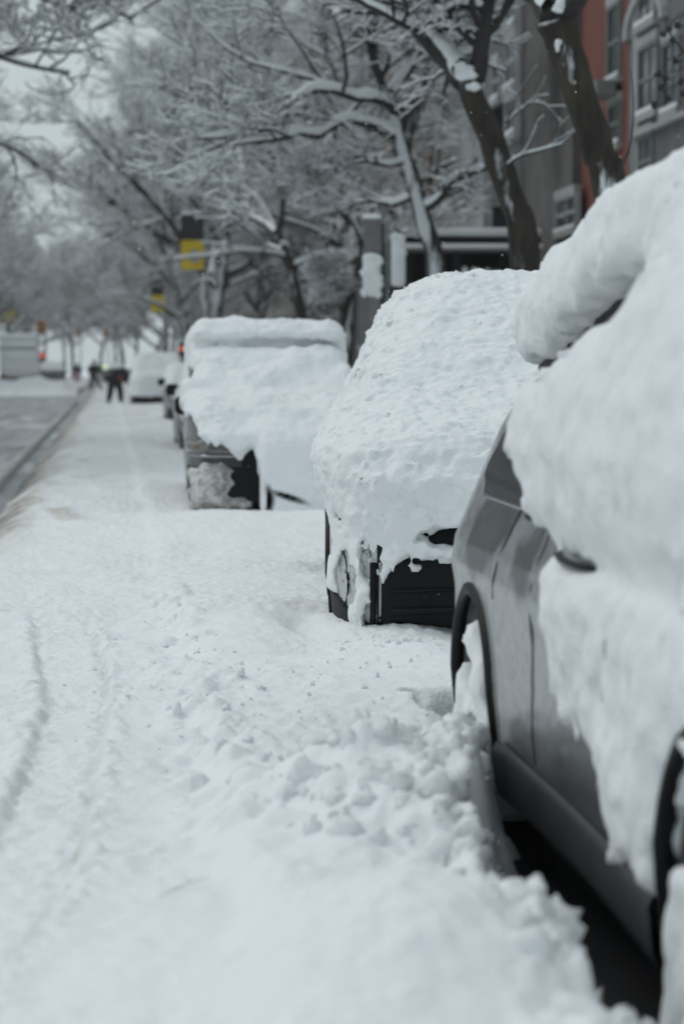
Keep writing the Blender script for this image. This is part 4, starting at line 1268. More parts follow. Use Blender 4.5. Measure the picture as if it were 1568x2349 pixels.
rows = [(90, 3.9), (101, 4.2), (112, 4.7), (130, 4.5), (152, 4.6), (178, 4.6), (208, 4.6), (245, 4.7)]
for k, (y, x) in enumerate(rows):
    put(k % 4, (x, y, .1), rr_.uniform(0, 6.28), RL, RG, rr_.uniform(1.0, 1.22))
for k, (y, x) in enumerate([(58, 9.4), (72, 9.6), (92, 10), (118, 10), (150, 10.5)]):
    put((k + 1) % 4, (x - 2.6, y, .1), rr_.uniform(0, 6.28), 'bare snow-dusted tree close to the house fronts', 'trees close to the house fronts', rr_.uniform(.8, 1.0))
for k, (y, x) in enumerate([(268, 1.5), (276, -4.0), (290, -9), (300, 3.5), (318, -1.0), (335, -6), (350, 1)]):
    put(k % 4, (x, y, .1), rr_.uniform(0, 6.28), 'pale hazy tree closing the far end of the street', 'trees closing the far end of the street', rr_.uniform(1.0, 1.25))
rows = [(33, -6.3), (45, -6.9), (57, -6.9), (72, -7.4), (88, -8.3), (102, -8.7), (118, -8.4), (136, -8.4), (156, -8.6), (180, -8.4), (210, -8.4), (245, -8.5)]
for k, (y, x) in enumerate(rows):
    put((k + 2) % 4, (x, y, .1), rr_.uniform(0, 6.28), LL, LG, rr_.uniform(.82, .98))


# ------------------------------------------------------------------ buildings
def house(label, x0, x1, y0, y1, H, wall, wins, trim=None, cornice=True, base=None, extra=None, group='house fronts along the right pavement', snow_roof=True):
    """block whose street front is at x0 (facing -X) and whose end wall faces -Y at y0.
    wins: ('f', ya, yb, za, zb) on the front or ('e', xa, xb, za, zb) on the end wall"""
    root = tag(empty('town_house', (0, 0, 0)), label, 'building', group)
    MB().box((x0, y0, -.2), (x1, y1, H)).build('wall', wall, root, smooth=False)
    trim = trim or M['trim']
    if cornice:
        MB().box((x0 - .35, y0 - .2, H - .6), (x0 + .3, y1, H - .15)).box((x0 - .5, y0 - .3, H - .15), (x1, y1, H + .1)).build('cornice', M['stone_pale'], root, smooth=False)
        MB().box((x0 - .5, y0 - .3, H + .104), (x1, y1, H + .3), .08).build('roof_snow', M['snow_tree'], root)
    if base:
        MB().box((x0 - .06, y0 - .06, -.2), (x0 + .2, y1, base[1])).build('base_course', base[0], root, smooth=False)
    for w in wins:
        k, a0, a1, z0, z1 = w[:5]
        fw = .06
        fr = MB(); pn = MB(); sl = MB(); sn = MB(); mu = MB()
        def bx(mb, a, b, za, zb, n0, n1, bev=0):
            if k == 'f': mb.box((x0 - n1, a, za), (x0 - n0, b, zb), bev)
            else: mb.box((a, y0 - n1, za), (b, y0 - n0, zb), bev)
        bx(fr, a0 - fw, a0, z0 - fw, z1 + fw, -.05, .07); bx(fr, a1, a1 + fw, z0 - fw, z1 + fw, -.05, .07)
        bx(fr, a0, a1, z1, z1 + fw, -.05, .07); bx(fr, a0, a1, z0 - fw, z0, -.05, .07)
        zm = (z0 + z1) / 2
        bx(fr, a0, a1, zm - .03, zm + .03, -.04, .045)
        am = (a0 + a1) / 2
        if abs(a1 - a0) > .9: bx(fr, am - .03, am + .03, z0, zm - .031, -.04, .04); bx(fr, am - .03, am + .03, zm + .031, z1, -.04, .04)
        win = fr.build('window', trim, root, smooth=False)
        bx(pn, a0 + .001, a1 - .001, z0 + .001, z1 - .001, -.03, .02); pn.build('pane', M['glass'], win, smooth=False)
        bx(sl, a0 - .07, a1 + .07, z0 - fw - .12, z0 - fw - .002, -.05, .11); sl.build('sill', M['stone_pale'], win, smooth=False)
        bx(sn, a0 - .06, a1 + .06, z0 - fw, z0 - fw + .08, .072, .107, .015); sn.build('sill_snow', M['snow_tree'], win)
        bx(mu, a0 - .07, a1 + .07, z1 + fw + .002, z1 + fw + .16, -.05, .085); mu.build('lintel', M['stone_pale'], win, smooth=False)
    if extra: extra(root)
    return root


def fw_(xa, ya, xb, yb, X):
    """front window from photo corners"""
    a = WX(xa, yb, X); b = WX(xb, ya, X)
    y0, y1 = min(a.y, b.y), max(a.y, b.y)
    ym = (y0 + y1) / 2
    k = ym / FPX
    return ('f', y0, y1, CAM_H + (845 - yb) * k, CAM_H + (845 - ya) * k)


FX = 9.2
# pale stone house at the right edge, with an arched bay
wins = [fw_(1470, 105, 1512, 245, FX), fw_(1525, 95, 1562, 240, FX), fw_(1460, 315, 1500, 420, FX), fw_(1465, -70, 1508, 40, FX)]
y = WX(1440, 300, FX).y


def bay1(root):
    a = WX(1516, 70, FX).y; b = WX(1455, 70, FX).y
    kz = 37 / FPX
    zt = CAM_H + (845 - 100) * a / FPX
    m = MB(); n = 12
    ang = np.linspace(0, math.pi, n)
    mid, rad = (a + b) / 2, abs(b - a) / 2 + .25
    for r0_, r1_ in ((rad, rad + .28),):
        v = []
        for th in ang:
            for x in (FX - .12, FX + .05):
                for rr in (r0_, r1_):
                    v.append((x, mid + rr * math.cos(th), zt + .4 + rr * math.sin(th) * .45))
        q = []
        for i in range(n - 1):
            o = i * 4; p = o + 4
            q += [[o, o + 1, p + 1, p], [o + 2, p + 2, p + 3, o + 3], [o + 1, o + 3, p + 3, p + 1], [o, p, p + 2, o + 2]]
        m.add(v, q)
    m.build('arch', M['trim'], root, smooth=False)
    yc = WX(1446, 300, FX).y
    MB().box((FX - .05, yc - .75, -.2), (FX + .05, yc - .30, 13)).build('pilaster', M['stone_pale'], root, smooth=False)
    MB().box((FX - .12, 24, 2.0), (FX + .05, yc - .76, 2.3)).box((FX - .14, 24, CAM_H + (845 - 262) * 38 / FPX), (FX + .05, yc - .76, CAM_H + (845 - 250) * 38 / FPX)).build('string_course', M['stone_pale'], root, smooth=False)


house('grey stone house with an arched window at the right edge', FX, FX + 9, 24, y, 13.5, M['stone'], wins, M['trim_grey'], extra=bay1)
# red brick house
y2 = WX(1318, 300, FX).y
wins = [fw_(1384, 15, 1410, 170, FX), fw_(1386, 240, 1410, 320, FX), fw_(1384, -170, 1410, -50, FX)]


def ac(root):
    a = WX(1413, 215, FX).y; b = WX(1381, 215, FX).y
    MB().box((FX - .35, a + .1, CAM_H + (845 - 212) * a / FPX), (FX, b - .1, CAM_H + (845 - 178) * a / FPX)).build('window_box', M['trim_grey'], root, smooth=False)


house('red brick house with a pale window box between grey neighbours', FX + .12, FX + 9, y + .02, y2, 12.8, M['brick'], wins, M['trim_grey'], extra=ac)
# grey brownstone with a blank end and pale bay
y3 = WX(1200, 300, FX).y; y4 = WX(1120, 300, FX).y
house('plain grey brown house front behind the forked tree', FX - .05, FX + 9, y2 + .02, y3, 12.2, M['stone_brown'], [fw_(1285, 455, 1330, 520, FX)], base=(M['stone_pale'], 3.4))
house('pale bay-fronted house with tall sash windows', FX - .9, FX + 9, y3 + .02, y4, 13.4, M['stone_pale'], [fw_(1163, 92, 1186, 190, FX - .9), fw_(1163, 230, 1186, 300, FX - .9), fw_(1163, -40, 1186, 50, FX - .9), fw_(1133, 150, 1148, 220, FX - .9), ('e', FX - .7, FX - .2, 6.6, 8.2), ('e', FX - .7, FX - .2, 3.4, 5.0)], M['trim'])
y5 = WX(985, 300, FX).y
house('tan brick house with paired windows behind the snowy arms', FX + .1, FX + 9, y4 + .02, y5, 13, M['brick_tan'], [fw_(1040, 40, 1060, 110, FX), fw_(1072, 40, 1090, 110, FX), fw_(1000, 70, 1016, 140, FX), fw_(1040, 200, 1060, 270, FX), fw_(1000, 220, 1016, 290, FX), fw_(1040, 350, 1060, 420, FX)], M['trim'])
ys = y5
cols = ['brick_brown', 'stone', 'brick', 'brick_tan', 'stone_brown', 'brick_brown', 'stone']
names = ['brown brick house', 'grey stone house', 'red brick house', 'tan brick house', 'brownstone house', 'brown brick house', 'grey stone house']
hts = [14, 16, 18, 13, 20, 15, 17]
where = ['just past the tan house', 'behind the sapling', 'showing as a reddish patch through the twigs', 'beyond the banner posts', 'far along the right pavement', 'near the end of the right-hand row', 'last of the right-hand row']
for k in range(7):
    ye = ys + [14, 16, 20, 26, 34, 44, 60][k]
    ww = []
    if k < 5:
        nw = int((ye - ys) / 3.4)
        for i in range(nw):
            for f in range(4):
                yy = ys + 1.4 + i * 3.4
                ww.append(('f', yy, yy + 1.2, 2.2 + f * 3.2, 4.1 + f * 3.2))
    house('blurred %s %s' % (names[k], where[k]), FX + .1 * (k % 3), FX + 9, ys + .02, ye, hts[k], M[cols[k]], ww, M['trim'])
    ys = ye
# far side of the street
ys = 130
for k in range(4):
    ye = ys + [30, 40, 50, 70][k]
    ww = [('e', -16.4 - 2.4 * i, -15.4 - 2.4 * i, 3 + f * 3.3, 5 + f * 3.3) for i in range(2) for f in range(4)] if k == 0 else []
    house('blurred %s across the street, %s' % (['pale stone block', 'brown brick block', 'grey stone block', 'red brick block'][k], ['nearest of that row', 'behind the pale block', 'third of that row', 'at the far end of that row'][k]), -15.0, -26.0, ys + .02, ye, [15, 18, 16, 20][k], M[['stone_pale', 'brick_brown', 'stone', 'brick'][k]], ww, M['trim'], group='blocks across the street')
    ys = ye


# dark entrance pavilion with snow on its two flat roofs
def pavilion():
    Y0 = 46.0
    a = W(925, 640, Y0); b = W(1300, 540, Y0)
    k = Y0 / FPX
    z = lambda y: CAM_H + (845 - y) * k
    x0, x1 = a.x, FX - .95
    root = tag(empty('entrance_canopy', (0, 0, 0)), 'dark entrance canopy with snow on its ledges behind the forked tree', 'canopy')
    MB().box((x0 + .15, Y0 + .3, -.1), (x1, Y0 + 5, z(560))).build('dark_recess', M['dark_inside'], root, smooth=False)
    MB().box((x0, Y0 - .1, z(558)), (x1, Y0 + 5.2, z(542)), .01).build('roof_slab', M['plastic'], root, smooth=False)
    MB().box((x0 - .05, Y0 - .15, z(541.5)), (x1, Y0 + 5.2, z(522)), .05).build('roof_snow', M['snow_tree'], root)
    MB().box((x0 - .02, Y0 - .35, z(578)), (x1, Y0 + .2, z(573)), .01).build('ledge', M['stone'], root, smooth=False)
    MB().box((x0 - .02, Y0 - .36, z(572.5)), (x1, Y0 + .2, z(560)), .04).build('ledge_snow', M['snow_tree'], root)
    for px in (935, 1045, 1150, 1255):
        c = W(px, 600, Y0)
        MB().box((c.x - .06, Y0 - .2, -.1), (c.x + .06, Y0 - .05, z(578))).build('post', M['plastic'], root, smooth=False)
    r_ = MB()
    for px in range(1040, 1260, 14):
        c = W(px, 630, Y0)
        r_.tube([(c.x, Y0 - .12, .2), (c.x, Y0 - .12, z(625))], .018, 5)
    r_.box((W(1040, 600, Y0).x, Y0 - .15, z(623)), (W(1256, 600, Y0).x, Y0 - .09, z(617)))
    r_.build('railing', M['metal_grey'], root, smooth=False)
    for px, w_ in ((1060, 10), (1085, 14), (1110, 9)):
        c = W(px, 628, Y0)
        MB().ball((c.x, Y0 - .3, z(640)), (w_ * k, .12, 26 * k), 10, 7, .3, px).build('drift', M['snow_tree'], root)


pavilion()


# ------------------------------------------------------------------ street furniture
def lamp_post(Y, px_pole, ytop, label):
    p = W(px_pole, 845, Y)
    H = CAM_H + (845 - ytop) * Y / FPX
    root = tag(empty('lamp_post', (p.x, Y, .15)), label, 'lamp post', 'lamp posts carrying banners')
    MB().lathe([(.001, 0), (.19, 0), (.19, .12), (.13, .22), (.12, .9), (.085, 1.0)], 'z', 14).build('base', M['metal_grey'], root)
    MB().tube([(0, 0, .9), (0, 0, H * .5), (0, 0, H)], [.085, .075, .06], 10).build('pole', M['metal_grey'], root)
    MB().tube([(0, 0, H - .6), (-.5, 0, H - .1), (-1.3, 0, H + .15), (-2.2, 0, H + .2)], [.045, .04, .035, .03], 8).build('arm', M['metal_grey'], root)
    MB().ball((-2.45, 0, H + .19), (.34, .14, .09), 14, 8).build('lamp_head', M['metal_grey'], root)
    return p


def banner(Y, xl, xr, yt, ym, yb, px_pole, label):
    k = Y / FPX
    a = W(xl, yt, Y); b = W(xr, yb, Y); pole = W(px_pole, 845, Y)
    root = tag(empty('street_banner', (0, 0, 0)), label, 'banner', 'two-tone banners on lamp posts')
    zt, zm, zb = (CAM_H + (845 - v) * k for v in (yt, ym, yb))
    def sheet(z0, z1, nm, mat):
        xs = np.linspace(a.x, b.x, 10); zs = np.linspace(z0, z1, 10)
        v = []; 
        for s in (-.006, .006):
            for x in xs:
                for z in zs: v.append((x, Y + s + .03 * math.sin((x - a.x) * 5 + z * 2), z))
        q = []
        for s in (0, 100):
            for i in range(9):
                for j in range(9):
                    f = [s + i * 10 + j, s + i * 10 + j + 1, s + (i + 1) * 10 + j + 1, s + (i + 1) * 10 + j]
                    q.append(f if s else f[::-1])
        rim = [i * 10 for i in range(10)] + [90 + j for j in range(1, 10)] + [i * 10 + 9 for i in range(8, -1, -1)] + [j for j in range(8, 0, -1)]
        for i in range(len(rim)):
            c0, c1 = rim[i], rim[(i + 1) % len(rim)]
            q.append([c0, c1, c1 + 100, c0 + 100])
        return MB().add(v, q).build(nm, mat, root)
    sheet(zm, zt, 'dark_panel', M['banner_dark'])
    sheet(zb, zm - .002, 'yellow_panel', M['banner_yellow'])
    # pale block motif on both panels
    MB().box((a.x + .42 * (b.x - a.x), Y - .055, zb + .25 * (zm - zb)), (a.x + .78 * (b.x - a.x), Y - .045, zb + .65 * (zm - zb))).build('motif', M['trim'], root, smooth=False)
    for z in (zt + .02, zb - .02):
        MB().tube([(a.x, Y, z), (pole.x + .02, Y, z)], .02, 6).build('bracket', M['metal_grey'], root)
    MB().box((a.x, Y - .05, zt + .04), (b.x, Y + .05, zt + .13), .03).build('snow_cap', M['snow_tree'], root)


lamp_post(83, 478, 330, 'tall grey lamp post holding the larger dark and yellow banner')
banner(83, 415, 467, 497, 553, 620, 478, 'larger dark and yellow banner hanging on the nearer lamp post')
lamp_post(142, 385, 560, 'thin grey lamp post holding the smaller dark and yellow banner')
banner(142, 346, 377, 642, 678, 716, 385, 'smaller dark and yellow banner on the farther lamp post')
lamp_post(205, 4, 640, 'far lamp post across the street with a small yellow banner')
banner(205, 10, 36, 690, 712, 742, 4, 'tiny yellow banner across the street above the white lorry')


def sign_cluster():
    Y = 30.0; k = Y / FPX
    z = lambda y: CAM_H + (845 - y) * k
    root = tag(empty('sign_post', (W(882, 845, Y).x, Y, .2)), 'green sign post with a brown sign board over a snow-plastered plate', 'sign post')
    lx = lambda px: (px - 882) * k
    MB().tube([(lx(876), 0, 0), (lx(876), 0, z(512) - .2)], .035, 10).build('pole', M['metal_green'], root)
    MB().tube([(lx(889), .05, 0), (lx(889), .05, z(508) - .2)], .022, 10).build('pole', M['metal_grey'], root)
    MB().box((lx(832), -.06, z(580) - .2), (lx(873), -.035, z(504) - .2), .008).build('sign_board', M['sign_back'], root, smooth=False)
    MB().box((lx(830), -.07, z(503.5) - .2), (lx(873), -.0, z(492) - .2), .02).build('snow_cap', M['snow_tree'], root)
    MB().box((lx(828), -.03, z(676) - .2), (lx(872), -.01, z(590) - .2), .006).build('plate', M['sign_back'], root, smooth=False)
    s = MB()
    rng = np.random.RandomState(4)
    s.box((lx(830), -.13, z(672) - .2), (lx(870), -.032, z(594) - .2), .03)
    for i in range(12):
        px = rng.uniform(832, 868); py = rng.uniform(598, 674)
        s.ball((lx(px), -.10, z(py) - .2), (.05, .05, .06), 10, 8, .4, i)
    s.ball((lx(850), -.07, z(592) - .2), (.125, .07, .06), 12, 8, .25, 3)
    s.build('plastered_snow', M['snow_tree'], root)
    r2 = tag(empty('sign_post', (W(911, 845, Y + 1).x, Y + 1, .2)), 'post wrapped in snow to the right of the brown sign board', 'sign post')
    k2 = (Y + 1) / FPX; z2 = lambda y: CAM_H + (845 - y) * k2 - .2
    MB().tube([(0, 0, 0), (0, 0, z2(528))], .04, 8).build('pole', M['metal_green'], r2)
    MB().box((-17 * k2, -.02, z2(660)), (17 * k2, .02, z2(532)), .006).build('plate', M['sign_back'], r2, smooth=False)
    s = MB()
    s.box((-16 * k2, -.12, z2(656)), (16 * k2, -.022, z2(536)), .03)
    for i in range(14):
        s.ball((rng.uniform(-13, 13) * k2, -.09, z2(rng.uniform(534, 655))), (.05, .05, .06), 10, 8, .4, i)
    s.build('plastered_snow', M['snow_tree'], r2)


sign_cluster()


def traffic_signal(px, py, Y, hpx, lit, label, emit=None, mat=None):
    p = W(px, py, Y); k = Y / FPX; h = hpx * k
    root = tag(empty('traffic_signal', (p.x, Y, 0)), label, 'traffic light', 'signals at the far crossing')
    MB().tube([(.25, .1, 0), (.25, .1, p.z + h * .7)], .07, 8).build('pole', M['metal_grey'], root)
    MB().tube([(.25, .1, p.z), (0, .1, p.z)], .04, 6).build('bracket', M['metal_grey'], root)
    MB().box((-h * .36, -.12, p.z - h / 2), (h * .36, .12, p.z + h / 2), .05).build('housing', mat or M['signal'], root)
    for i in range(3):
        c = (0, -.125, p.z + h * (.3 - .3 * i))
        MB().lathe([(.001, -.03), (h * .10, -.02), (h * .12, .0), (h * .12, .02)], 'y', 14, c).build('lens', M['red_lamp'] if (lit and i == 0) else M['plastic'], root)
    MB().box((-h * .38, -.12, p.z + h / 2 + .004), (h * .38, .12, p.z + h / 2 + .1), .04).build('snow_cap', M['snow_tree'], root)


traffic_signal(95, 750, 180, 30, False, 'yellow traffic light above the white lorry on the far left')
traffic_signal(180, 763, 290, 20, False, 'small orange signal hanging over the far crossing, left of the pair')
traffic_signal(243, 763, 290, 20, False, 'small orange signal over the far crossing, above the walkers')


def lamp_signal(px, py, Y, rpx, label):
    p = W(px, py, Y); k = Y / FPX
    root = tag(empty('traffic_signal', (p.x, Y, 0)), label, 'traffic light', 'signals showing red')
    MB().tube([(.2, .15, 0), (.2, .15, p.z + 1.6)], .06, 8).build('pole', M['metal_grey'], root)
    MB().box((-.2, -.1, p.z - .7), (.2, .12, p.z + .25), .04).build('housing', M['plastic'], root)
    MB().lathe([(.001, -.04), (rpx * k * .8, -.03), (rpx * k, 0), (rpx * k, .03)], 'y', 16, (0, -.105, p.z)).build('lens', M['red_lamp'], root)


lamp_signal(417, 800, 120, 5, 'red light glowing just above the roof of the dark car')
lamp_signal(98, 815, 170, 5, 'red light glowing beside the white lorry')


# white lorry and a far car with one headlamp
def lorry():
    Y = 150.0; k = Y / FPX
    xr = W(86, 845, Y).x
    z = lambda y: CAM_H + (845 - y) * k
    root = tag(empty('lorry', (0, 0, 0)), 'white box lorry under snow at the left edge beyond the road', 'lorry')
    MB().box((xr - 2.3, Y, .9), (xr, Y + 6, z(782)), .06).build('cargo_box', M['paint_white'], root)
    MB().box((xr - 2.36, Y - .05, z(782) + .004), (xr + .06, Y + 6, z(766)), .10).build('roof_snow', M['snow_tree'], root)
    MB().box((xr - 2.2, Y - .07, z(801)), (xr - .08, Y - .004, z(797)), .01).build('rear_door_bar', M['metal_grey'], root)
    MB().box((xr - 2.2, Y - .05, z(826)), (xr - .1, Y - .004, z(803)), .02).build('rear_door', M['paint_white'], root)
    MB().box((xr - 2.3, Y - .12, .5), (xr - .02, Y + .05, .8), .04).build('bumper', M['plastic'], root)
    MB().box((xr - 2.2, Y + 6.05, .6), (xr - .1, Y + 8, 2.3), .25).build('cab', M['paint_white'], root)
    for sx in (0.3, 2.0):
        for yy in (1.2, 6.9):
            w_ = MB().lathe([(.28, -.13), (.42, -.14), (.46, -.1), (.46, .1), (.42, .14), (.28, .13)], 'x', 24)
            wo = w_.build('wheel', M['rubber'], root); wo.location = (xr - sx, Y + yy, .46)
            MB().lathe([(.001, -.06), (.2, -.08), (.29, -.13), (.29, .13), (.001, .08)], 'x', 20).build('rim', M['rim'], wo)
    for sx in (.1, 2.1):
        MB().box((xr - sx - .1, Y - .14, .85), (xr - sx + .1, Y - .06, 1.0), .02).build('tail_light', M['cloth_red'], root)


lorry()


def far_oncoming():
    p = W(243, 842, 200)
    c = far_car('distant dark car coming with a greenish headlamp lit', (p.x + .66, 200, .05), M['paint_dark'], 1.3, h=.06)
    l = MB().lathe([(.001, -.03), (.17, -.02), (.21, .0), (.21, .06)], 'y', 16, (-.66, .03, p.z - .05)).build('headlamp', M['pale_lamp'], c.root)
    p = W(118, 838, 165)
    far_car('dark car with a white roof beyond the lorry', (p.x, 165, .05), M['paint_dark'], 1.15, h=.06)


far_oncoming()


# ------------------------------------------------------------------ people
def skin_mesh(name, joints, edges, mat, parent, root_i=0, sub=2):
    me = bpy.data.meshes.new(name)
    me.from_pydata([j[:3] for j in joints], edges, [])
    o = bpy.data.objects.new(name, me); COL.objects.link(o); o.parent = parent
    me.materials.append(mat)
    o.modifiers.new('Skin', 'SKIN')
    sv = me.skin_vertices[0].data
    for i, j in enumerate(joints):
        r = j[3]
        sv[i].radius = (r, r) if np.isscalar(r) else r
        sv[i].use_root = (i == root_i)
    m = o.modifiers.new('Subdivision', 'SUBSURF'); m.levels = sub; m.render_levels = sub
    for p in me.polygons: p.use_smooth = True
    return o


def person(loc, rz, label, pose, jacket, trousers, hat, group='people out in the snow', scale=1.0, bulk=1.0):
    root = tag(empty('person', loc, rz), label, 'person', group)
    root.scale = (scale,) * 3
    J = pose
    n = ['pelvis', 'waist', 'chest', 'neck', 'head', 'lsh', 'lel', 'lwr', 'lha', 'rsh', 'rel', 'rwr', 'rha', 'lhip', 'lkn', 'lan', 'lto', 'rhip', 'rkn', 'ran', 'rto', 'crown']
    rad = dict(pelvis=.13, waist=.12, chest=.14, neck=.055, head=.095, crown=.075, lsh=.065, lel=.045, lwr=.033, lha=.042, lhip=.085, lkn=.06, lan=.042, lto=.035)
    ix = {k: i for i, k in enumerate(n)}
    E = [('pelvis', 'waist'), ('waist', 'chest'), ('chest', 'neck'), ('neck', 'head'), ('head', 'crown')]
    for s in 'lr':
        E += [('chest', s + 'sh'), (s + 'sh', s + 'el'), (s + 'el', s + 'wr'), (s + 'wr', s + 'ha'), ('pelvis', s + 'hip'), (s + 'hip', s + 'kn'), (s + 'kn', s + 'an'), (s + 'an', s + 'to')]
    rr = lambda k, f=1, a=0: rad.get(k, rad.get('l' + k[1:], .06)) * f + a
    ed = [(ix[a], ix[b]) for a, b in E]
    skin_mesh('body', [tuple(J[k]) + (rr(k),) for k in n], ed, M['skin'], root)
    def sub(name, keys, mat, f, a, r0):
        kk = [k for k in n if k in keys]; m = {k: i for i, k in enumerate(kk)}
        skin_mesh(name, [tuple(J[k]) + (rr(k, f, a),) for k in kk], [(m[a_], m[b_]) for a_, b_ in E if a_ in m and b_ in m], mat, root, m[r0])
    sub('jacket', ['pelvis', 'waist', 'chest', 'neck', 'lsh', 'lel', 'lwr', 'rsh', 'rel', 'rwr'], jacket, 1.25 * bulk, .045, 'pelvis')
    sub('trousers', ['pelvis', 'lhip', 'lkn', 'lan', 'rhip', 'rkn', 'ran'], trousers, 1.15 * bulk, .03, 'pelvis')
    for s in 'lr':
        a, b = J[s + 'an'], J[s + 'to']
        MB().ball(((a[0] + b[0]) / 2, (a[1] + b[1]) / 2, min(a[2], b[2]) - .0), (.06, .15, .06), 10, 8).build('boot', M['cloth_black'], root)
    h = J['head']; c = J['crown']
    MB().ball((h[0] * .4 + c[0] * .6, h[1] * .4 + c[1] * .6, h[2] * .4 + c[2] * .6 + .03), (.125, .13, .11), 14, 10).build('hat', hat, root)
    MB().ball((h[0], h[1] - .1, h[2] - .01), (.018, .025, .03), 8, 6).build('nose', M['skin'], root)
    return root


# bent forward shovelling, facing away to the right
bend = dict(pelvis=(0, .05, .86), waist=(.10, .0, 1.0), chest=(.28, -.10, 1.12), neck=(.41, -.20, 1.13), head=(.50, -.26, 1.09), crown=(.58, -.31, 1.06),
            lsh=(.24, -.24, 1.14), lel=(.32, -.40, .88), lwr=(.40, -.44, .70), lha=(.43, -.44, .65), rsh=(.34, .04, 1.12), rel=(.46, -.10, .86), rwr=(.52, -.30, .64), rha=(.53, -.34, .60),
            lhip=(-.10, .05, .84), lkn=(-.15, -.02, .46), lan=(-.22, .05, .08), lto=(-.25, -.12, .05), rhip=(.10, .05, .84), rkn=(.17, -.08, .48), ran=(.21, .02, .08), rto=(.24, -.14, .05))
p = W(264, 925, 83)
person((p.x, 83, .17), .15, 'person in black bent forward clearing snow near the white mound car', bend, M['cloth_black'], M['cloth_black'], M['cloth_black'], bulk=1.35)
q = MB().box((.10, -.26, .74), (.24, -.18, .92), .02)
pk = q.build('shoulder_bag', M['cloth_red'], None); pk.location = (p.x + .02, 82.95, .25)
tag(pk, 'small rust red bag on the bent person in black', 'bag')
sh = tag(empty('snow_shovel', (p.x, 83, .17)), 'snow shovel held low by the bent person in black', 'shovel')
MB().tube([(.36, -.48, .74), (.53, -.38, .58), (.92, -.28, .16)], .018, 8).build('shaft', M['wood'], sh)
MB().box((.86, -.46, .02), (1.18, -.06, .05), .01).build('blade', M['metal_grey'], sh)
walk = dict(pelvis=(0, 0, .88), waist=(.02, -.02, 1.04), chest=(.03, -.06, 1.26), neck=(.03, -.10, 1.42), head=(.03, -.14, 1.52), crown=(.03, -.14, 1.62),
            lsh=(-.18, -.06, 1.34), lel=(-.26, -.10, 1.08), lwr=(-.20, -.30, .98), lha=(-.18, -.36, .97), rsh=(.22, -.06, 1.34), rel=(.30, .02, 1.08), rwr=(.34, -.18, .92), rha=(.35, -.24, .90),
            lhip=(-.09, 0, .86), lkn=(-.14, -.10, .48), lan=(-.16, .02, .08), lto=(-.17, -.15, .05), rhip=(.10, 0, .86), rkn=(.26, .02, .50), ran=(.46, .14, .12), rto=(.52, .0, .06))
p = W(215, 893, 133)
person((p.x, 133, .15), .1, 'person in dark clothes striding beyond the bent shoveller', walk, M['cloth_black'], M['cloth_navy'], M['cloth_black'])
stand = dict(walk); stand.update(rkn=(.12, -.03, .47), ran=(.13, .02, .08), rto=(.15, -.14, .05), lan=(-.13, .02, .08))
p = W(178, 872, 200)
person((p.x, 200, .15), 0, 'far person with dark jacket and pink trousers', stand, M['cloth_navy'], M['cloth_pink'], M['cloth_black'])


# ------------------------------------------------------------------ falling snow
def flakes():
    rng = np.random.RandomState(9)
    n = 520
    Y = np.exp(rng.uniform(math.log(5.5), math.log(40), n)); Xs = (rng.uniform(-.10, .30, n)) * Y; Z = CAM_H + rng.uniform(-.12, .2, n) * Y
    ok = Z > .5
    mb = MB()
    base = np.array([[1, 0, 0], [-1, 0, 0], [0, 1, 0], [0, -1, 0], [0, 0, 1], [0, 0, -1]], float)
    fc = np.array([[0, 2, 4], [2, 1, 4], [1, 3, 4], [3, 0, 4], [2, 0, 5], [1, 2, 5], [3, 1, 5], [0, 3, 5]])
    for x, y, z in zip(Xs[ok], Y[ok], Z[ok]):
        mb.add(base * rng.uniform(.0012, .0028) * np.array([1, 1, rng.uniform(.8, 1.8)]) + np.array([x, y, z]), None, fc)
    tag(mb.build('snowfall', M['snow_tree']), 'fine snowflakes drifting through the air', 'snowflakes', kind='stuff')


flakes()


# small dark twig lying on the snow, lower left
tw = MB().tube([(0, 0, .0), (.10, .16, .012), (.17, .26, .008)], [.0011, .0014, .0007], 5)
tw.tube([(.10, .16, .012), (.09, .24, .015)], [.0009, .0006], 5)
tw.tube([(.04, .06, .006), (.08, .09, .012)], [.0009, .0006], 5)
to = tw.build('twig', M['bark']); c = W(365, 2090, 5.25); to.location = (c.x, 5.25, .245); to.scale = (.7, .7, .5)
tag(to, 'thin broken twig lying on the trampled snow', 'twig')


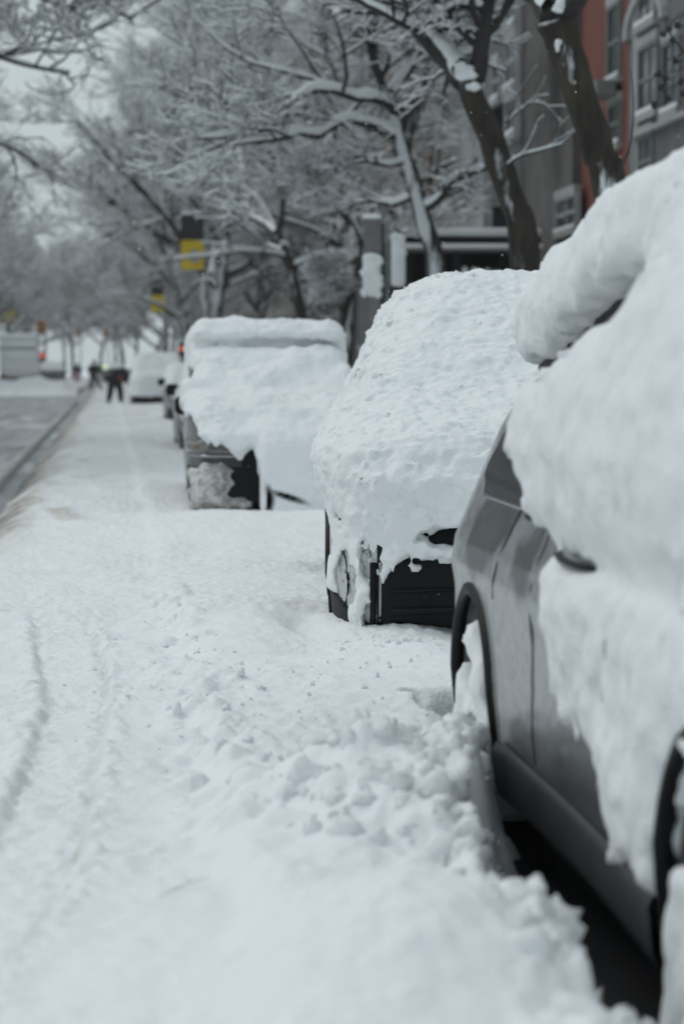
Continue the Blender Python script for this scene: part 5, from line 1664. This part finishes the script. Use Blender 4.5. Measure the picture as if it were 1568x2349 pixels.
# ------------------------------------------------------------------ loose clods and crumbs of snow
def clods():
    gme = bpy.data.objects['ground'].data
    n = len(gme.vertices); co = np.zeros(n * 3, f32); gme.vertices.foreach_get('co', co); co = co.reshape(-1, 3)
    rng = np.random.RandomState(21)
    mb = MB()
    def scatter(mask, count, r0, r1, pw=2.0):
        idx = np.nonzero(mask)[0]
        if not len(idx): return
        # even out: rows are denser near the camera
        pick = rng.choice(idx, count)
        for i in pick:
            r = r0 + (r1 - r0) * rng.rand() ** pw
            sc = rng.uniform(.6, 1.35, 3) * r
            seg = 10 if r > .02 else 7
            mb.ball(co[i] + np.array([0, 0, r * rng.uniform(-.3, .3)]), sc, seg, 6 if r > .02 else 5, .55, rng.rand() * 90)
    x, y, z = co[:, 0], co[:, 1], co[:, 2]
    heap = ((x - .72) / .36) ** 2 + ((y - 6.05) / .62) ** 2 < 1
    scatter(heap, 190, .006, .042, 2.6)
    edge = (np.abs(x - (.80 + .13 * np.clip((y - 5.2) / 1.1, 0, 1))) < .10) & (y > 4.2) & (y < 6.9) & (z > .12)
    scatter(edge, 170, .008, .045, 2.4)
    scatter((x > .85) & (x < 1.2) & (y > 3.8) & (y < 5.1) & (z > -.0), 80, .012, .05)
    scatter((np.abs(x - .32) < .16) & (y > 6.2) & (y < 11.8), 90, .004, .017)
    scatter((x > -.6) & (x < .3) & (y > 5.4) & (y < 12), 50, .003, .010)
    scatter((x > .9) & (x < 2.2) & (y > 9.8) & (y < 10.2), 60, .004, .02)
    scatter((x > .35) & (x < 1.4) & (y > 7.5) & (y < 9.8), 90, .004, .014)
    o = mb.build('snow_clods', M['snow_car'])
    tag(o, 'loose clods and crumbs of broken snow on the drift and along the sill', 'snow clods', kind='stuff')


clods()

# ------------------------------------------------------------------ air full of fine snow
def haze():
    o = MB().box((-120, -12, -1.2), (120, 700, 42)).build('haze', None, None, smooth=False)
    m = bpy.data.materials.new('snowy air'); m.use_nodes = True
    nt = m.node_tree; nt.nodes.remove(nt.nodes['Principled BSDF'])
    v = nt.nodes.new('ShaderNodeVolumePrincipled')
    v.inputs['Color'].default_value = (.93, .95, .96, 1)
    v.inputs['Density'].default_value = .00035
    nt.links.new(v.outputs[0], nt.nodes['Material Output'].inputs['Volume'])
    o.data.materials.append(m)
    tag(o, 'thin whitish air dimming the far end of the street', 'haze', kind='stuff')


haze()

# ------------------------------------------------------------------ light
SUN_EL, SUN_AZ = R(52), R(300)
w = bpy.data.worlds.new('World'); SC.world = w
w.use_nodes = True
nt = w.node_tree
bg = nt.nodes['Background']
sky = nt.nodes.new('ShaderNodeTexSky'); sky.sky_type = 'NISHITA'; sky.sun_disc = False
sky.sun_elevation = SUN_EL; sky.sun_rotation = SUN_AZ
sky.dust_density = 4; sky.air_density = 1.5
mx = nt.nodes.new('ShaderNodeMixRGB'); mx.inputs['Fac'].default_value = .88
mx.inputs[2].default_value = (8.05, 9.2, 9.72, 1)
nt.links.new(sky.outputs[0], mx.inputs[1])
tcw = nt.nodes.new('ShaderNodeTexCoord'); spw = nt.nodes.new('ShaderNodeSeparateXYZ'); mrw = nt.nodes.new('ShaderNodeMapRange')
mrw.inputs[1].default_value = 0; mrw.inputs[2].default_value = 1; mrw.inputs[3].default_value = 1.0; mrw.inputs[4].default_value = 1.08
cmw = nt.nodes.new('ShaderNodeVectorMath'); cmw.operation = 'SCALE'
nt.links.new(tcw.outputs['Generated'], spw.inputs[0]); nt.links.new(spw.outputs['Z'], mrw.inputs[0])
nt.links.new(mx.outputs[0], cmw.inputs[0]); nt.links.new(mrw.outputs[0], cmw.inputs['Scale'])
nt.links.new(cmw.outputs[0], bg.inputs['Color'])
bg.inputs['Strength'].default_value = .075
sd_ = bpy.data.lights.new('sun', 'SUN'); so = bpy.data.objects.new('sun', sd_); COL.objects.link(so)
sd_.energy = .75; sd_.angle = R(35); sd_.color = (1, .985, .96)
dv = Vector((math.sin(SUN_AZ) * math.cos(SUN_EL), math.cos(SUN_AZ) * math.cos(SUN_EL), math.sin(SUN_EL)))
so.rotation_euler = dv.to_track_quat('Z', 'Y').to_euler()

SC.view_settings.view_transform = 'Standard'
SC.view_settings.look = 'None'
SC.view_settings.exposure = -.10
SC.view_settings.gamma = 1
SC.view_settings.use_curve_mapping = False
SC.render.engine = 'CYCLES'
SC.cycles.use_denoising = True
SC.cycles.max_bounces = 6
SC.cycles.diffuse_bounces = 4
SC.cycles.glossy_bounces = 3
SC.cycles.transmission_bounces = 2
SC.cycles.volume_bounces = 2
